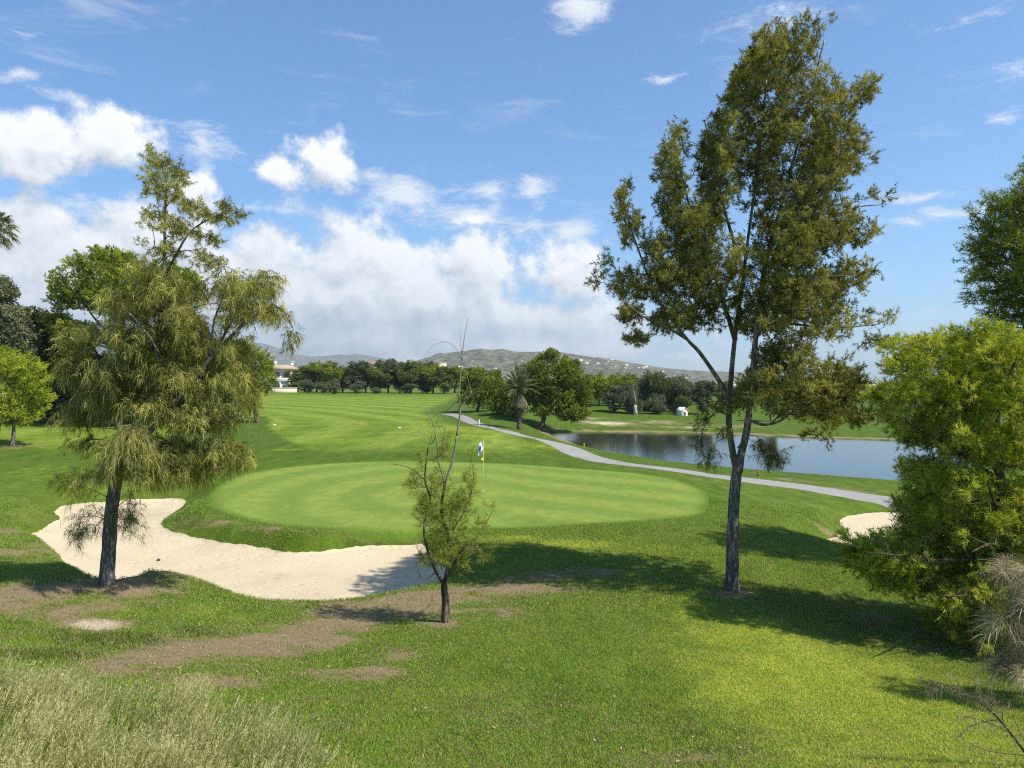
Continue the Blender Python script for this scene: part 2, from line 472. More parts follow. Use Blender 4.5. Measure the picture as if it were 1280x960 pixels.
def H(x, y):
    x = np.asarray(x, float); y = np.asarray(y, float)
    h = base_h(x, y)
    near = (y > 5) & (y < 45)
    if near.any():
        X, Y = x[near], y[near]; d = sdf(X, Y, SAND_L)
        dn = seg_dist(X, Y, _near, False); df = seg_dist(X, Y, _far, False)
        wd = (.5 + .85 * sstep(Y, 24.3, 27.5)) * dn / (dn + df + 1e-6) + .5 * df / (dn + df + 1e-6)
        k = sstep(d, -wd, 0.1)
        tgt = SZ - .12 * sstep(d, 0, 1.5) + .05 * (fbm(X * .6, Y * .6, 3) - .5)
        hb = h[near]; hb = hb * (1 - k) + tgt * k
        # turf lip slightly above the sand
        hb = hb + .05 * np.exp(-((d + .06) / .09) ** 2) * (d < .05)
        d = sdf(X, Y, SAND_R); k = sstep(d, -1.1, .15)
        hb = hb * (1 - k) + (-.9 + .03 * fbm(X, Y, 3)) * k
        h = h.copy(); h[near] = hb
    lk = (y > 38) & (y < 110)
    if lk.any():
        X, Y = x[lk], y[lk]; d = sdf(X, Y, LAKE)
        wob = (fbm(X * .35, Y * .35, 3) - .5) * .8
        k = sstep(d + wob * .4, -3.2, .2)
        tgt = WZ + .12 - .9 * sstep(d + wob * .4, -.6, 3.0)
        h = h.copy(); h[lk] = h[lk] * (1 - k) + tgt * k
    h = h + .16 * (fbm(x * .11 + 2, y * .11, 2) - .5) * sstep(y, 20, 28) * sstep(y, 60, 45)
    h = h + .05 * (fbm(x * .45 + 5, y * .45, 3) - .5) * sstep(y, 200, 20) + .012 * (fbm(x * 2.5, y * 2.5, 2) - .5) * sstep(y, 60, 20)
    # gentle roll of the far land
    h = h + sstep(y, 120, 400) * (fbm(x * .006, y * .006, 3) - .5) * 2.0
    return h


def hz(x, y): return float(H(np.array([float(x)]), np.array([float(y)]))[0])
def G(px, py): return G0(px, py, H)

GREEN = smooth_poly([G0(*a) for a in [(886, 627), (880, 640), (850, 648), (800, 652), (720, 657), (640, 661), (560, 662), (480, 663), (400, 661), (330, 654), (282, 643), (260, 630), (270, 610), (300, 594), (350, 585), (420, 579), (500, 576), (580, 577), (650, 580), (720, 585), (800, 593), (850, 602), (880, 614)]], 6)
_pc = smooth_poly([G0(*a) for a in [(558, 517), (576, 521), (588, 527), (606, 533), (640, 541), (680, 550), (705, 558), (730, 569), (760, 577), (800, 583), (860, 591), (920, 599), (1000, 609), (1060, 618), (1130, 629), (1230, 645), (1400, 660)]], 6, False)
_tn = np.gradient(_pc, axis=0); _tn /= np.linalg.norm(_tn, axis=1)[:, None]
_nr = np.stack([-_tn[:, 1], _tn[:, 0]], -1)
_wv = (.85 + .4 * sstep(_pc[:, 1], 90, 60))[:, None] + .12 * (fbm(_pc[:, 0] * .5, _pc[:, 1] * .5, 2) - .5)[:, None]
PATH = np.concatenate([_pc + _nr * _wv, (_pc - _nr * _wv)[::-1]])
FAIR_EDGE = smooth_poly([G0(*a) for a in [(262, 640), (200, 560), (240, 535), (330, 520), (338, 533), (355, 548), (390, 561), (440, 571), (400, 577), (330, 584), (262, 600)]], 6)  # wedge of rough

# ------------------------------------------------------------------ ground mesh
us = np.concatenate([np.linspace(-2.6, -.78, 26)[:-1], np.linspace(-.78, .78, 262), np.linspace(.78, 2.6, 26)[1:]])
vv = np.concatenate([np.linspace(math.log(5.5), math.log(20), 40)[:-1], np.linspace(math.log(20), math.log(130), 250)[:-1], np.linspace(math.log(130), math.log(9000), 90)])
U, V = np.meshgrid(us, vv)
jr = np.random.default_rng(5)
gy = np.exp(V) - 12; gx = U * np.exp(V)
gx = gx.ravel(); gy = gy.ravel()
PATH = ragged(PATH, .09, 1.1, .35)
polys = [SAND_LR, SAND_RR, GREEN, PATH]
keep = np.ones(len(gx), bool)
for p in polys:
    lo = p.min(0) - 2; hi = p.max(0) + 2; b = (gx > lo[0]) & (gx < hi[0]) & (gy > lo[1]) & (gy < hi[1])
    dd = np.full(len(gx), 9.); dd[b] = seg_dist(gx[b], gy[b], p)
    keep &= dd > .05
pts = [np.stack([gx[keep], gy[keep]], -1)]; edges = []; off = keep.sum()
# extra rows of points hugging the bunker rims so the lips stay crisp
for p, ds in ((SAND_L, (-.10, .12, -.22, .3, -.36, -.52)), (SAND_R, (-.15, .15))):
    tn = np.roll(p, -1, 0) - np.roll(p, 1, 0); tn /= np.linalg.norm(tn, axis=1)[:, None] + 1e-9
    nr = np.stack([-tn[:, 1], tn[:, 0]], -1)
    for d_ in ds:
        q = p + nr * d_; ok = np.abs(seg_dist(q[:, 0], q[:, 1], SAND_LR if p is SAND_L else SAND_RR)) > .03
        pts.append(q[ok]); off += ok.sum()
for p in polys:
    n = len(p); pts.append(p); edges += [(off + i, off + (i + 1) % n) for i in range(n)]; off += n
pts = np.concatenate(pts)
res = delaunay_2d_cdt([Vector(q) for q in pts], edges, [], 0, 1e-6)
V2 = np.array([(q[0], q[1]) for q in res[0]]); FT = np.array([f for f in res[2] if len(f) == 3])
V3 = np.c_[V2, H(V2[:, 0], V2[:, 1])]
cen = V2[FT].mean(1)
reg = np.zeros(len(FT), int)
for i, p in enumerate(polys): reg[inside(cen[:, 0], cen[:, 1], p)] = i + 1


def gauss(px, py, rx, ry, X, Y):
    """soft patch on the ground, given where it is seen"""
    c = G(px, py); ex = abs(rx) / F * c[1]
    a = G(px, py - ry); b = G(px, py + ry); ey = max(.15, (a[1] - b[1]) / 2)
    return np.exp(-(((X - c[0]) / ex) ** 2 + ((Y - c[1]) / ey) ** 2))


SOIL = [(50, 742, 85, 18, 1), (150, 738, 50, 12, .95), (120, 781, 44, 10, 1.2), (40, 772, 30, 8, .6), (190, 820, 60, 13, .95), (290, 812, 80, 15, 1.05), (370, 796, 70, 14, 1.05), (130, 838, 40, 10, .7), (430, 780, 60, 12, 1.0),
        (470, 765, 80, 10, 1.0), (540, 748, 80, 10, 1.0), (620, 738, 80, 9, .9), (600, 765, 50, 10, .7), (690, 722, 60, 8, .7), (556, 780, 34, 6, 1.0), (480, 825, 34, 16, .8), (740, 716, 40, 8, .55), (500, 735, 40, 6, .9),
        (430, 845, 70, 10, .4), (915, 743, 26, 6, .95), (950, 760, 50, 14, .35), (640, 900, 150, 20, .3), (860, 945, 220, 18, .3), (480, 900, 90, 14, .3), (260, 850, 70, 14, .6), (380, 870, 50, 12, .4),
        (10, 665, 40, 8, .5), (40, 690, 40, 10, .6), (1030, 662, 22, 7, .45), (20, 558, 30, 5, .6), (1200, 805, 90, 14, .45), (1120, 775, 80, 18, .35),
        (760, 529, 44, 3, .8), (820, 528, 60, 2.6, .65), (740, 523, 34, 2.0, .6), (870, 534, 70, 2.0, .6), (930, 533, 40, 2.4, .6), (700, 560, 14, 3, .45), (985, 600, 40, 2, .45), (1050, 612, 60, 3, .45)]
YEL = [(1050, 860, 190, 66, 1.1), (1180, 940, 220, 60, 1.1), (950, 800, 110, 44, .8), (1000, 900, 90, 70, .8), (1000, 940, 60, 60, .6), (860, 770, 60, 20, .45), (720, 680, 60, 6, .9), (640, 672, 60, 4, .5), (800, 690, 60, 8, .4), (620, 565, 70, 1.5, .3), (680, 558, 40, 4, .45),
       (250, 765, 60, 10, .38), (180, 765, 60, 8, .3), (600, 545, 60, 2, .5), (420, 545, 40, 2, .3), (360, 562, 40, 2, .4), (150, 600, 40, 10, .25), (50, 590, 60, 20, .2), (900, 690, 80, 10, .3), (580, 535, 60, 3, .4)]
PALE = [(120, 781, 40, 9, 1), (60, 700, 30, 9, .5), (760, 529, 34, 3.0, 1.1), (820, 527, 30, 2.4, .8), (870, 534, 50, 2, .7), (740, 523, 24, 2, .8), (300, 812, 30, 6, .3), (690, 560, 12, 3, .4)]
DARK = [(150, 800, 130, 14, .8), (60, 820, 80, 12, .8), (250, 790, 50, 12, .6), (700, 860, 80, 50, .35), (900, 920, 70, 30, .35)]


def masks(X, Y):
    s = np.zeros(X.shape); y = s.copy(); d = s.copy()
    for (px, py, rx, ry, k) in SOIL: s = np.maximum(s, k * gauss(px, py, rx * 1.2, ry * 1.35, X, Y))
    for (px, py, rx, ry, k) in YEL: y = np.maximum(y, k * gauss(px, py, rx, ry, X, Y))
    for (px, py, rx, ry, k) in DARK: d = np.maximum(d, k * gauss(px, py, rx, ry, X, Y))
    # pale stony margin on the far lake shore
    b = (Y > 70) & (Y < 110)
    if b.any():
        dl = -sdf(X[b], Y[b], LAKE); s[b] = np.maximum(s[b], .85 * np.exp(-((dl - .6) / .8) ** 2) * (dl > -.8))
    b = (Y > 15) & (Y < 30)
    if b.any():   # dry lip under the green, facing the sand
        dl = -sdf(X[b], Y[b], SAND_L); df = seg_dist(X[b], Y[b], _far[8:], False)
        s[b] = np.maximum(s[b], .42 * np.exp(-((df - .5) / .45) ** 2) * (dl > 0))
    nz = (fbm(X * 1.3 + 40, Y * 2.2, 5, .62) - .5)
    s = np.where(s > .03, s + nz * 1.7 * sstep(s, .03, .35), s)
    return s, y, d


def pale_mask(X, Y):
    s = np.zeros(X.shape)
    for (px, py, rx, ry, k) in PALE: s = np.maximum(s, k * gauss(px, py, rx, ry, X, Y))
    return s


def fair_mask(X, Y):
    f = sstep(Y, 44, 50) * (1 - sstep(sdf(X, Y, FAIR_EDGE), -.3, .3))
    dp = seg_dist(X, Y, _pc, False)
    side = X - np.interp(Y, _pc[::-1, 1], _pc[::-1, 0])
    f = f * sstep(-side, 2, 5) * (1 - sstep(Y, 150, 185) * .6)
    return f


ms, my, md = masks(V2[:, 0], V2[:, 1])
mf = fair_mask(V2[:, 0], V2[:, 1])
mp_ = pale_mask(V2[:, 0], V2[:, 1]); mb = V2[:, 1] < 200
msand = np.full(len(V2), -9.); msand[mb] = np.maximum(sdf(V2[mb, 0], V2[mb, 1], SAND_L), -9)
mcol = np.full(len(V2), -9.); mcol[mb] = sdf(V2[mb, 0], V2[mb, 1], GREEN)


def turf_colour(t, green=False):
    """procedural turf colour shared by the ground and its blades"""
    pos = t.node('ShaderNodeNewGeometry').outputs['Position']
    sp = t.node('ShaderNodeSeparateXYZ'); t.put(sp.inputs[0], pos)
    x, y = sp.outputs[0], sp.outputs[1]
    flat = t.xyz(x, y, 0.0)
    big = t.noise(flat, .35, 4, .55); mid = t.noise(flat, 1.7, 5, .6); fine = t.noise(flat, 14, 4, .7)
    vfine = t.noise(flat, 60, 3, .7)
    return pos, x, y, flat, big, mid, fine, vfine


def make_ground_mat(kind):
    m, t, out = mat_new({'g': 'turf', 'green': 'putting_green_turf'}[kind])
    pos, x, y, flat, big, mid, fine, vfine = turf_colour(t)
    if kind == 'green':
        a = t.mix(t.ss(mid, .3, .7), (.140, .200, .030, 1), (.190, .248, .043, 1))
        sb = t.v('ADD', flat, t.v('MULTIPLY', t.noise(flat, .5, 3, .5, color=True), (.7, .7, 0)))
        s2 = t.node('ShaderNodeSeparateXYZ'); t.put(s2.inputs[0], sb)
        band = t.m('SINE', t.m('ADD', t.m('MULTIPLY', s2.outputs[0], 1.15), t.m('MULTIPLY', s2.outputs[1], 1.75)))
        r = t.v('LENGTH', t.v('MULTIPLY', t.v('SUBTRACT', sb, (-2.5, 31.0, 0)), (1, .8, 0)))
        ring = t.m('SINE', t.m('MULTIPLY', r, 2.3))
        lft = t.ss(x, 1.5, -2.5)
        bb = t.m('ADD', t.m('MULTIPLY', band, t.m('SUBTRACT', 1.0, lft)), t.m('MULTIPLY', ring, lft))
        a = t.mix(t.m('MULTIPLY', t.ss(bb, -.8, .8), t.m('ADD', .35, t.m('MULTIPLY', big, .6))), a, (.100, .165, .024, 1))
        a = t.mix(t.m('MULTIPLY', t.ss(fine, .42, .72), .35), a, (.25, .31, .08, 1))
        st = t.noise(t.v('MULTIPLY', flat, (1, .35, 0)), 2.3, 7, .75)
        a = t.mix(t.m('MULTIPLY', t.ss(st, .52, .75), .5), a, (.27, .33, .085, 1))
        a = t.mix(t.m('MULTIPLY', t.ss(t.noise(flat, 5, 7, .8), .60, .72), .45), a, (.10, .165, .022, 1))
        edge = t.ss(t.m('ADD', t.attr('green'), t.m('MULTIPLY', t.m('SUBTRACT', fine, .5), .9)), .55, -.05)
        a = t.mix(t.m('MULTIPLY', edge, .85), a, (.065, .125, .011, 1))
        bump, bd = .6, .02
    else:
        s = t.attr('soil'); yl = t.attr('yellow'); dk = t.attr('dark'); fr = t.attr('fair'); sl = t.attr('lip'); gr = t.attr('green')
        a = t.mix(t.ss(mid, .3, .7), (.072, .122, .012, 1), (.112, .168, .020, 1))
        a = t.mix(t.m('MULTIPLY', t.ss(big, .45, .7), .5), a, (.125, .150, .032, 1))
        st = t.noise(t.v('MULTIPLY', flat, (.10, .35, 0)), 1.0, 4, .6)
        fc = t.mix(t.ss(st, .35, .65), (.100, .165, .014, 1), (.150, .215, .024, 1))
        r = t.v('LENGTH', t.v('SUBTRACT', flat, (-60.0, 62.0, 0)))
        stripe = t.m('SINE', t.m('ADD', t.m('MULTIPLY', r, .85), t.m('MULTIPLY', big, 1.5)))
        fc = t.mix(t.m('MULTIPLY', t.ss(stripe, -.5, .5), .6), fc, (.195, .262, .038, 1))
        a = t.mix(t.m('MULTIPLY', t.ss(y, 36.0, 44.0), .5), a, (.046, .092, .008, 1))
        a = t.mix(fr, a, fc)
        gn = t.m('ADD', gr, t.m('MULTIPLY', t.m('SUBTRACT', fine, .5), .7))
        a = t.mix(t.m('MULTIPLY', t.ss(gn, -1.6, -1.0), .6), a, (.070, .128, .010, 1))
        yy = t.ss(t.m('ADD', yl, t.m('MULTIPLY', t.m('SUBTRACT', mid, .5), .9)), .1, .8)
        a = t.mix(yy, a, t.mix(mid, (.22, .28, .022, 1), (.30, .34, .035, 1)))
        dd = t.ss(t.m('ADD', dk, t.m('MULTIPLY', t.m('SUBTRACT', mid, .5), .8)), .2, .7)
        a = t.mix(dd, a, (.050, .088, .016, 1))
        a = t.mix(t.m('MULTIPLY', t.ss(fine, .5, .8), .4), a, (.15, .17, .055, 1))
        gr2 = t.noise(t.v('MULTIPLY', flat, (.5, .16, 0)), 2.2, 8, .8)
        a = t.mix(1.0, a, t.mix(t.ss(gr2, .3, .7), (.72, .74, .7, 1), (1.25, 1.22, 1.3, 1)), 'MULTIPLY')
        n2 = t.noise(flat, 9, 6, .7)
        ss_ = t.ss(t.m('ADD', s, t.m('MULTIPLY', t.m('SUBTRACT', n2, .52), 1.5)), .28, .80)
        soilc = t.mix(t.noise(flat, 5, 6, .7), (.17, .12, .062, 1), (.33, .25, .145, 1))
        soilc = t.mix(t.m('MULTIPLY', t.ss(t.m('ADD', t.attr('pale'), t.m('MULTIPLY', t.m('SUBTRACT', n2, .5), 1.2)), .35, .9), .85), soilc, (.56, .47, .32, 1))
        a = t.mix(ss_, a, soilc)
        bump, bd = .8, .04
    a = t.mix(1.0, a, t.mix(vfine, (.72, .72, .72, 1), (1.28, 1.28, 1.28, 1)), 'MULTIPLY')
    b = t.node('ShaderNodeBump'); b.inputs['Strength'].default_value = bump; b.inputs['Distance'].default_value = bd
    t.put(b.inputs['Height'], t.m('ADD', fine, vfine))
    principled(t, out, a, .95, .08, b.outputs[0])
    return m


M_ground = make_ground_mat('g'); M_green = make_ground_mat('green')

m, t, out = mat_new('bunker_sand')
pos = t.node('ShaderNodeNewGeometry').outputs['Position']
n1 = t.noise(pos, 1.1, 5, .6); n2 = t.noise(pos, 22, 5, .75)
rk = t.noise(t.v('MULTIPLY', pos, (1, 6, 1)), 3.0, 4, .6)
cc = t.mix(n1, (.50, .41, .265, 1), (.63, .53, .355, 1))
cc = t.mix(t.m('MULTIPLY', t.ss(n2, .5, .8), .25), cc, (.42, .36, .26, 1))
b = t.node('ShaderNodeBump'); b.inputs['Strength'].default_value = .9; b.inputs['Distance'].default_value = .035
wv_ = t.node('ShaderNodeTexWave', wave_type='BANDS', bands_direction='DIAGONAL'); t.put(wv_.inputs['Vector'], pos); wv_.inputs['Scale'].default_value = 2.6; wv_.inputs['Distortion'].default_value = 7; wv_.inputs['Detail'].default_value = 3; wv_.inputs['Detail Scale'].default_value = .6
vo = t.node('ShaderNodeTexVoronoi'); t.put(vo.inputs['Vector'], pos); vo.inputs['Scale'].default_value = 1.9; vo.inputs['Randomness'].default_value = 1
foot = t.m('MULTIPLY', t.ss(vo.outputs['Distance'], .0, .3), 1.1)
cc = t.mix(t.m('MULTIPLY', t.ss(t.noise(pos, .55, 4, .6), .48, .68), .5), cc, (.42, .335, .215, 1))
t.put(b.inputs['Height'], t.m('ADD', t.m('ADD', t.m('MULTIPLY', rk, .8), n2), t.m('ADD', foot, t.m('MULTIPLY', wv_.outputs['Fac'], .16))))
principled(t, out, cc, .95, .1, b.outputs[0]); M_sand = m

m, t, out = mat_new('cart_path')
pos = t.node('ShaderNodeNewGeometry').outputs['Position']
cc = t.mix(t.noise(pos, .8, 6, .65), (.20, .195, .175, 1), (.32, .31, .28, 1))
cc = t.mix(t.m('MULTIPLY', t.ss(t.noise(pos, 9, 5, .8), .5, .7), .3), cc, (.22, .215, .20, 1))
cc = t.mix(t.m('MULTIPLY', t.ss(t.noise(pos, .45, 6, .7), .52, .66), .45), cc, (.16, .15, .125, 1))
cc = t.mix(t.m('MULTIPLY', t.ss(t.noise(pos, 2.2, 6, .75), .60, .68), .5), cc, (.13, .14, .07, 1))
principled(t, out, cc, .9, .2); M_path = m


def region(name, ids, mat, attrs=False, extra=None):
    f = FT[np.isin(reg, ids)]; u, inv = np.unique(f, return_inverse=True)
    at = {}
    if name == 'putting_green': at = {'green': mcol[u]}
    if attrs: at = {'soil': ms[u], 'yellow': my[u], 'dark': md[u], 'fair': mf[u], 'lip': msand[u], 'green': mcol[u], 'pale': mp_[u]}
    o = new_mesh(name, V3[u], inv.reshape(-1, 3), mat, attrs=at, smooth=True)
    o['kind'] = 'structure'; return o


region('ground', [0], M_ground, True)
for nm, i, mm in (('bunker_sand', 1, M_sand), ('bunker_sand', 2, M_sand), ('putting_green', 3, M_green), ('cart_path', 4, M_path)): region(nm, [i], mm)

# lake water: a sheet a little wider than the basin, its rim under the bank
m, t, out = mat_new('lake_water')
pos = t.node('ShaderNodeNewGeometry').outputs['Position']
b = t.node('ShaderNodeBump'); b.inputs['Strength'].default_value = .16; b.inputs['Distance'].default_value = .05
t.put(b.inputs['Height'], t.noise(t.v('MULTIPLY', pos, (1, .5, 1)), 3.0, 4, .6))
pb = principled(t, out, t.mix(t.noise(pos, .08, 3, .5), (.018, .022, .012, 1), (.03, .032, .018, 1)), .09, .5, b.outputs[0]); pb.inputs['IOR'].default_value = 1.333
M_water = m
_lc = LAKE.mean(0)
_o = LAKE + (LAKE - _lc) / np.linalg.norm(LAKE - _lc, axis=1)[:, None] * .5
r2 = delaunay_2d_cdt([Vector(q) for q in _o], [(i, (i + 1) % len(_o)) for i in range(len(_o))], [], 1, 1e-6)
wv = np.array([(q[0], q[1], WZ) for q in r2[0]])
o = new_mesh('lake_water', wv, np.array([f for f in r2[2] if len(f) == 3]), M_water); o['kind'] = 'structure'

# ------------------------------------------------------------------ foliage and trees
def unit(a): return a / (np.linalg.norm(a, axis=-1, keepdims=True) + 1e-9)


def strands(P0, D, L, Wd, droop, nseg, r, tint, curl=0.0):
    """thin tapering blades: P0, D (n,3); L, Wd, droop (n,)"""
    n = len(P0); L = np.broadcast_to(L, (n,)); Wd = np.broadcast_to(Wd, (n,)); droop = np.broadcast_to(droop, (n,))
    side = unit(np.cross(D, unit(r.normal(size=(n, 3)))))
    cur = unit(np.cross(D, side)) * curl * r.normal(size=(n, 1)) if curl else 0
    lev = []
    for i in range(nseg):
        s = i / nseg
        c = P0 + D * (L * s)[:, None] + (cur * (L * s * s)[:, None] if curl else 0); c[:, 2] -= droop * s * s * L
        w_ = (Wd * (1 - .55 * s) * .5)[:, None]
        lev += [c - side * w_, c + side * w_]
    tip = P0 + D * L[:, None] + (cur * L[:, None] if curl else 0); tip[:, 2] -= droop * L; lev.append(tip)
    k = 2 * nseg + 1
    V = np.stack(lev, 1).reshape(-1, 3)
    b = (np.arange(n) * k)[:, None]; f = []
    for i in range(nseg - 1):
        f.append(np.concatenate([b + 2 * i, b + 2 * i + 1, b + 2 * i + 3], 1)); f.append(np.concatenate([b + 2 * i, b + 2 * i + 3, b + 2 * i + 2], 1))
    f.append(np.concatenate([b + 2 * nseg - 2, b + 2 * nseg - 1, b + 2 * nseg], 1))
    return V, np.concatenate(f), np.repeat(tint, k)


def leaves(P0, Nrm, S, r, tint, asp=.55):
    """small four-cornered leaves"""
    n = len(P0); a = unit(np.cross(Nrm, unit(r.normal(size=(n, 3))))); b = np.cross(unit(Nrm), a)
    S = np.broadcast_to(S, (n,))[:, None]
    V = np.stack([P0 - a * S, P0 - b * S * asp, P0 + a * S, P0 + b * S * asp], 1).reshape(-1, 3)
    i = (np.arange(n) * 4)[:, None]
    return V, np.concatenate([i, i + 1, i + 2, i + 3], 1), np.repeat(tint, 4)


class Skel:
    """limbs given by hand, then every foliage point is joined to the nearest branch"""
    def __init__(s): s.p = []; s.par = []; s.len = []; s.fixed = []
    def limb(s, pts, r0, r1, start=None, n=5):
        q = smooth_poly3(pts, n)
        prev = -1 if not s.p else (s.nearest(q[0]) if start is None else start)
        for i, a in enumerate(q):
            u = i / (len(q) - 1)
            s.p.append(a); s.par.append(prev)
            s.len.append(0 if prev < 0 else s.len[prev] + np.linalg.norm(a - s.p[prev])); s.fixed.append(r0 + (r1 - r0) * u)
            prev = len(s.p) - 1
        return q
    def nearest(s, a): return int(np.argmin(((np.array(s.p) - a) ** 2).sum(1)))
    def attach(s, A, r, bow=.12, pen=.25, up=0.0):
        n0 = len(s.p); cap = n0 + 2 * len(A) + 4
        Pn = np.zeros((cap, 3)); Pn[:n0] = s.p; Ln = np.zeros(cap); Ln[:n0] = s.len; k = n0
        d0 = ((A[:, None] - Pn[None, :n0]) ** 2).sum(-1).min(1)
        ends = []; dirs = []
        fixed_z0 = s.p[0][2]
        okn = np.zeros(cap, bool); okn[:n0] = [i > 2 for i in range(n0)]
        for i in np.argsort(d0):
            a = A[i]; dv = a - Pn[:k]; dist = np.sqrt((dv ** 2).sum(1))
            # branches prefer to leave from below their tip
            cost = dist * (1 + up * np.clip(-(dv[:, 2]) / (dist + 1e-6), 0, 1)) + pen * Ln[:k] * .3
            cost = np.where(okn[:k], cost, 1e9)
            j = int(np.argmin(cost)); b = Pn[j]; L_ = dist[j]
            mid = (a + b) / 2 + r.normal(size=3) * bow * L_ * .5; mid[2] += bow * L_ * (.5 if up >= 0 else -.5)
            Pn[k] = mid; Ln[k] = Ln[j] + L_ / 2; Pn[k + 1] = a; Ln[k + 1] = Ln[j] + L_
            okn[k] = okn[k + 1] = True
            s.p.append(mid); s.par.append(j); s.len.append(Ln[k]); s.fixed.append(None)
            s.p.append(a); s.par.append(k); s.len.append(Ln[k + 1]); s.fixed.append(None)
            ends.append(a); dirs.append(a - mid); k += 2
        return np.array(ends), unit(np.array(dirs))
    def twigs(s, name, mat, parent, r_tip=.006, expo=.42, k=5, rmax=.05):
        n = len(s.p); cnt = np.zeros(n); par = s.par
        haschild = np.zeros(n, bool)
        for i in range(n - 1, -1, -1):
            if par[i] >= 0: haschild[par[i]] = True
        for i in range(n - 1, -1, -1):
            if cnt[i] == 0: cnt[i] = 1
            if par[i] >= 0: cnt[par[i]] += cnt[i]
        P_ = np.array(s.p); idx = [i for i in range(n) if s.fixed[i] is None]
        if not idx: return None
        idx = np.array(idx); pa = np.array([par[i] for i in idx])
        r1 = np.minimum(r_tip * cnt[idx] ** expo, rmax); r0 = np.minimum(r_tip * np.maximum(cnt[pa], 1) ** expo, np.minimum(r1 * 1.6, rmax))
        a, b = P_[pa], P_[idx]; d = unit(b - a); b = b + d * r1[:, None] * .4
        ref = np.where(np.abs(d[:, 2:3]) < .9, np.array([[0, 0, 1.]]), np.array([[0, 1., 0]]))
        u = unit(np.cross(d, ref)); v = np.cross(d, u)
        an = np.arange(k) * 2 * math.pi / k
        ring = np.cos(an)[None, :, None] * u[:, None] + np.sin(an)[None, :, None] * v[:, None]
        V = np.concatenate([a[:, None] + ring * r0[:, None, None], b[:, None] + ring * r1[:, None, None]], 1).reshape(-1, 3)
        base = (np.arange(len(idx)) * 2 * k)[:, None]; f = []
        for j in range(k): f.append(np.concatenate([base + j, base + (j + 1) % k, base + k + (j + 1) % k, base + k + j], 1))
        return new_mesh(name, V, np.concatenate(f), mat, parent, smooth=True)


def smooth_poly3(pts, n=5):
    pts = [np.array(p, float) for p in pts]; out = []; m = len(pts)
    if m == 2: return np.array([pts[0] + (pts[1] - pts[0]) * i / n for i in range(n + 1)])
    for i in range(m - 1):
        a, b, c, d = pts[max(i - 1, 0)], pts[i], pts[i + 1], pts[min(i + 2, m - 1)]
        for k in range(n):
            s = k / n
            out.append(0.5 * (2 * b + (c - a) * s + (2 * a - 5 * b + 4 * c - d) * s * s + (3 * b - a - 3 * c + d) * s ** 3))
    out.append(pts[-1]); return np.array(out)


def tube_wobble(q, r0, r1, r, amp=.12):
    n = len(q); u = np.linspace(0, 1, n); return (r0 + (r1 - r0) * u) * (1 + amp * (r.random(n) - .5))


def fill(blobs, n, r, shell=.5, zr=1.0):
    """points in ellipsoids (x,y,z,rx,ry,rz,weight), more of them near the skin"""
    B = np.array(blobs); vol = (B[:, 3] * B[:, 4] * B[:, 5]) ** .8 * B[:, 6]; vol /= vol.sum()
    k = r.choice(len(B), n, p=vol); d = unit(r.normal(size=(n, 3)))
    rad = (shell + (1 - shell) * r.random(n)) if shell > 0 else r.random(n) ** (1 / 3)
    rad = np.where(r.random(n) < .25, r.random(n) ** .5, rad)
    return B[k, :3] + d * rad[:, None] * B[k, 3:6], k


def thin_out(A, dmin, r):
    """drop points closer than dmin to one kept already"""
    cell = {}; out = []
    for i in range(len(A)):
        c = tuple(np.floor(A[i] / dmin).astype(int)); ok = True
        for dx in (-1, 0, 1):
            for dy in (-1, 0, 1):
                for dz in (-1, 0, 1):
                    for j in cell.get((c[0] + dx, c[1] + dy, c[2] + dz), ()):
                        if ((A[j] - A[i]) ** 2).sum() < dmin * dmin: ok = False
        if ok: cell.setdefault(c, []).append(i); out.append(i)
    return np.array(out)


def px_blobs(bl, D, depth, cx, hw, r, sh=0.0, up=0.0):
    """(px, py, rx, ry[, weight]) as seen at distance D -> ellipsoids with real depth; crown half width hw px round cx"""
    out = []
    for b in bl:
        px, py, rx, ry = b[:4]; wt = b[4] if len(b) > 4 else 1.0
        rx = max(rx - sh, rx * .3); ry = max(ry - sh, ry * .3); py = py - up
        s = D / F; u = min(1, abs(px - cx) / hw); full = depth * math.sqrt(max(0.04, 1 - u * u))
        rd = max(min(rx, ry) * s, full * .55)
        m = max(1, int(round(full / rd)))
        for k in range(m):
            oy = (full - rd) * (2 * (k + .5) / m - 1) if m > 1 else r.uniform(-1, 1) * max(0, full - rd)
            out.append((*W(px, py, D + oy * .9), rx * s * (D + oy) / D, rd, ry * s, wt))
    # put each blob back on its own pixel at its own depth
    return out


